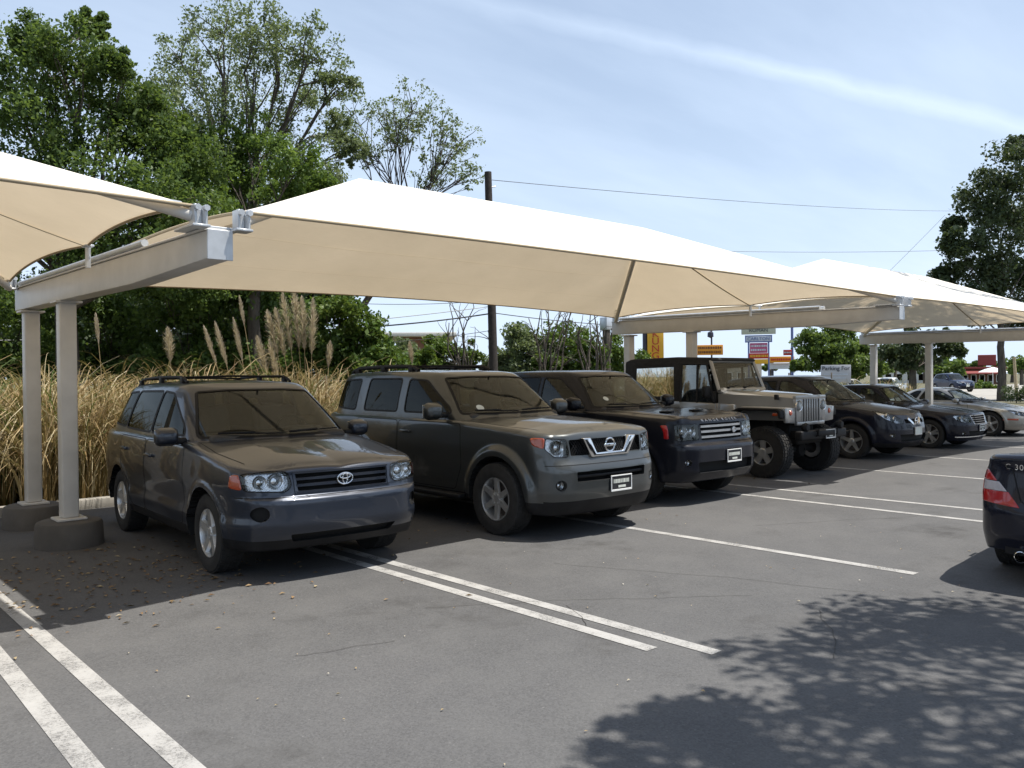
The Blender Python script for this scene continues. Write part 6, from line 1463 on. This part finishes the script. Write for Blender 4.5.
building('distant white-fronted building beyond the street at the right', 905, 150, 60, 368, (simple('white_wall', (.62, .62, .60), .8), simple('pale_roof', (.55, .53, .48), .6)), .5, 14, None, 6)
p = ground_at(1017, 58); rt = thing('leaning_post', 'slim pale timber post leaning beside the right oak', 'post', p); bm = bmesh.new(); bm_tube(bm, [(0, 0, -.2), tuple(at(1014, 357, 58) - p)], [.12, .09], 8); from_bm('shaft', bm, simple('pale_timber', (.38, .31, .20), .9, vary=.2), rt, smooth=True, angle=50)
p = ground_at(993, 95); rt = thing('patio_umbrella', 'small white patio umbrella far down the street', 'umbrella', p); bm = bmesh.new(); bm_tube(bm, [(0, 0, 0), (0, 0, 2.3)], .04, 8); from_bm('mast', bm, M['galv'], rt); bm = bmesh.new(); bm_lathe(bm, [(-.02, 1.55), (.08, 1.45), (.35, .8), (.55, .05)], 8, 'z', (0, 0, 1.75)); from_bm('canopy', bm, M['white'], rt)
# clipped hedge and planting past the end of the lot
p = Vector((53, 13.2, 0)); rt = thing('clipped_hedge', 'low clipped dark hedge at the right end of the lot', 'hedge', p, math.radians(-62)); bm = bmesh.new()
for q in range(8): limb(bm, (q * .9 - 3.2, 0, 0), (q * .9 - 3.2, 0, .6), .03, .01, .1, 5, 3)
from_bm('stems', bm, M['bark'], rt); n = 9000; V = leaves(rng.uniform((-3.8, -.5, .15), (3.8, .5, .85), (300, 3)), np.full(300, .22), 40, .09); quads_obj('foliage', V, LEAF_OAK, rt, rng.random(len(V)))
tree('bush', 'yellow-green bush on the verge beyond the street', 'bush', ground_at(985, 88), at(985, 388, 88), .06, pxc([(980, 386, 7), (990, 388, 6), (972, 389, 5)], 88, .6), LEAF_BRIGHT, .3, 40, 16)

# ------------------------------------------------------------------ cars far down the lot: copies of the ones in the row
def copy_tree(o, parent=None, swap=None):
    c = o.copy(); COL.objects.link(c); c.parent = parent
    if swap and c.type == 'MESH':
        for i, s in enumerate(c.material_slots):
            if s.material is swap[0]: c.material_slots[i].link = 'OBJECT'; c.material_slots[i].material = swap[1]
    for ch in [x for x in o.children]: copy_tree(ch, c, swap)
    return c
by = {o['label']: o for o in bpy.data.objects if o.get('label')}
sal = next(o for l, o in by.items() if l.startswith('black saloon')); cro = next(o for l, o in by.items() if l.startswith('dark navy crossover'))
for src, pn, px, d, rz, lb, sw in ((sal, P_SILVER, 880, 47, 70, 'silver saloon parked far down, its glass glinting beyond the black saloon', P_NAVY), (sal, P_SILVER, 862, 44, 80, 'silver saloon half hidden behind the dark crossover and the lot sign', P_NAVY),
      (cro, paint('paint_deep_blue', (.004, .010, .035), .0, .3, .0, .4, .3), 968, 74, -38, 'deep blue car alone on the bright street under the far canopy', P_NAVY), (sal, P_WHITE, 897, 60, 100, 'white saloon parked beyond the oak between the far columns', P_NAVY)):
    c = copy_tree(src, None, (sw, pn)); c.location = ground_at(px, d); c.rotation_euler = (0, 0, math.radians(rz)); c['label'] = lb; c['group'] = 'cars far beyond the lot'
    c.name = 'distant_car'

# unseen tree copies added round the lot to darken reflections and cut sky fill
src = next(o for o in bpy.data.objects if o.get('label', '').startswith('dense dark green tree'))
for x, y, rz in ((-13, 17, 40), (-20, 8, 130), (-21, -5, 220), (-12, -19, 300), (2, -27, 20), (17, -25, 160), (31, -21, 250), (45, -14, 80), (58, -8, 190)):
    c = copy_tree(src); c.location = (x, y, 0); c.rotation_euler = (0, 0, math.radians(rz)); c['label'] = 'unseen tree copy added beyond the lot to darken the car reflections'; c['group'] = 'unseen trees added round the lot'
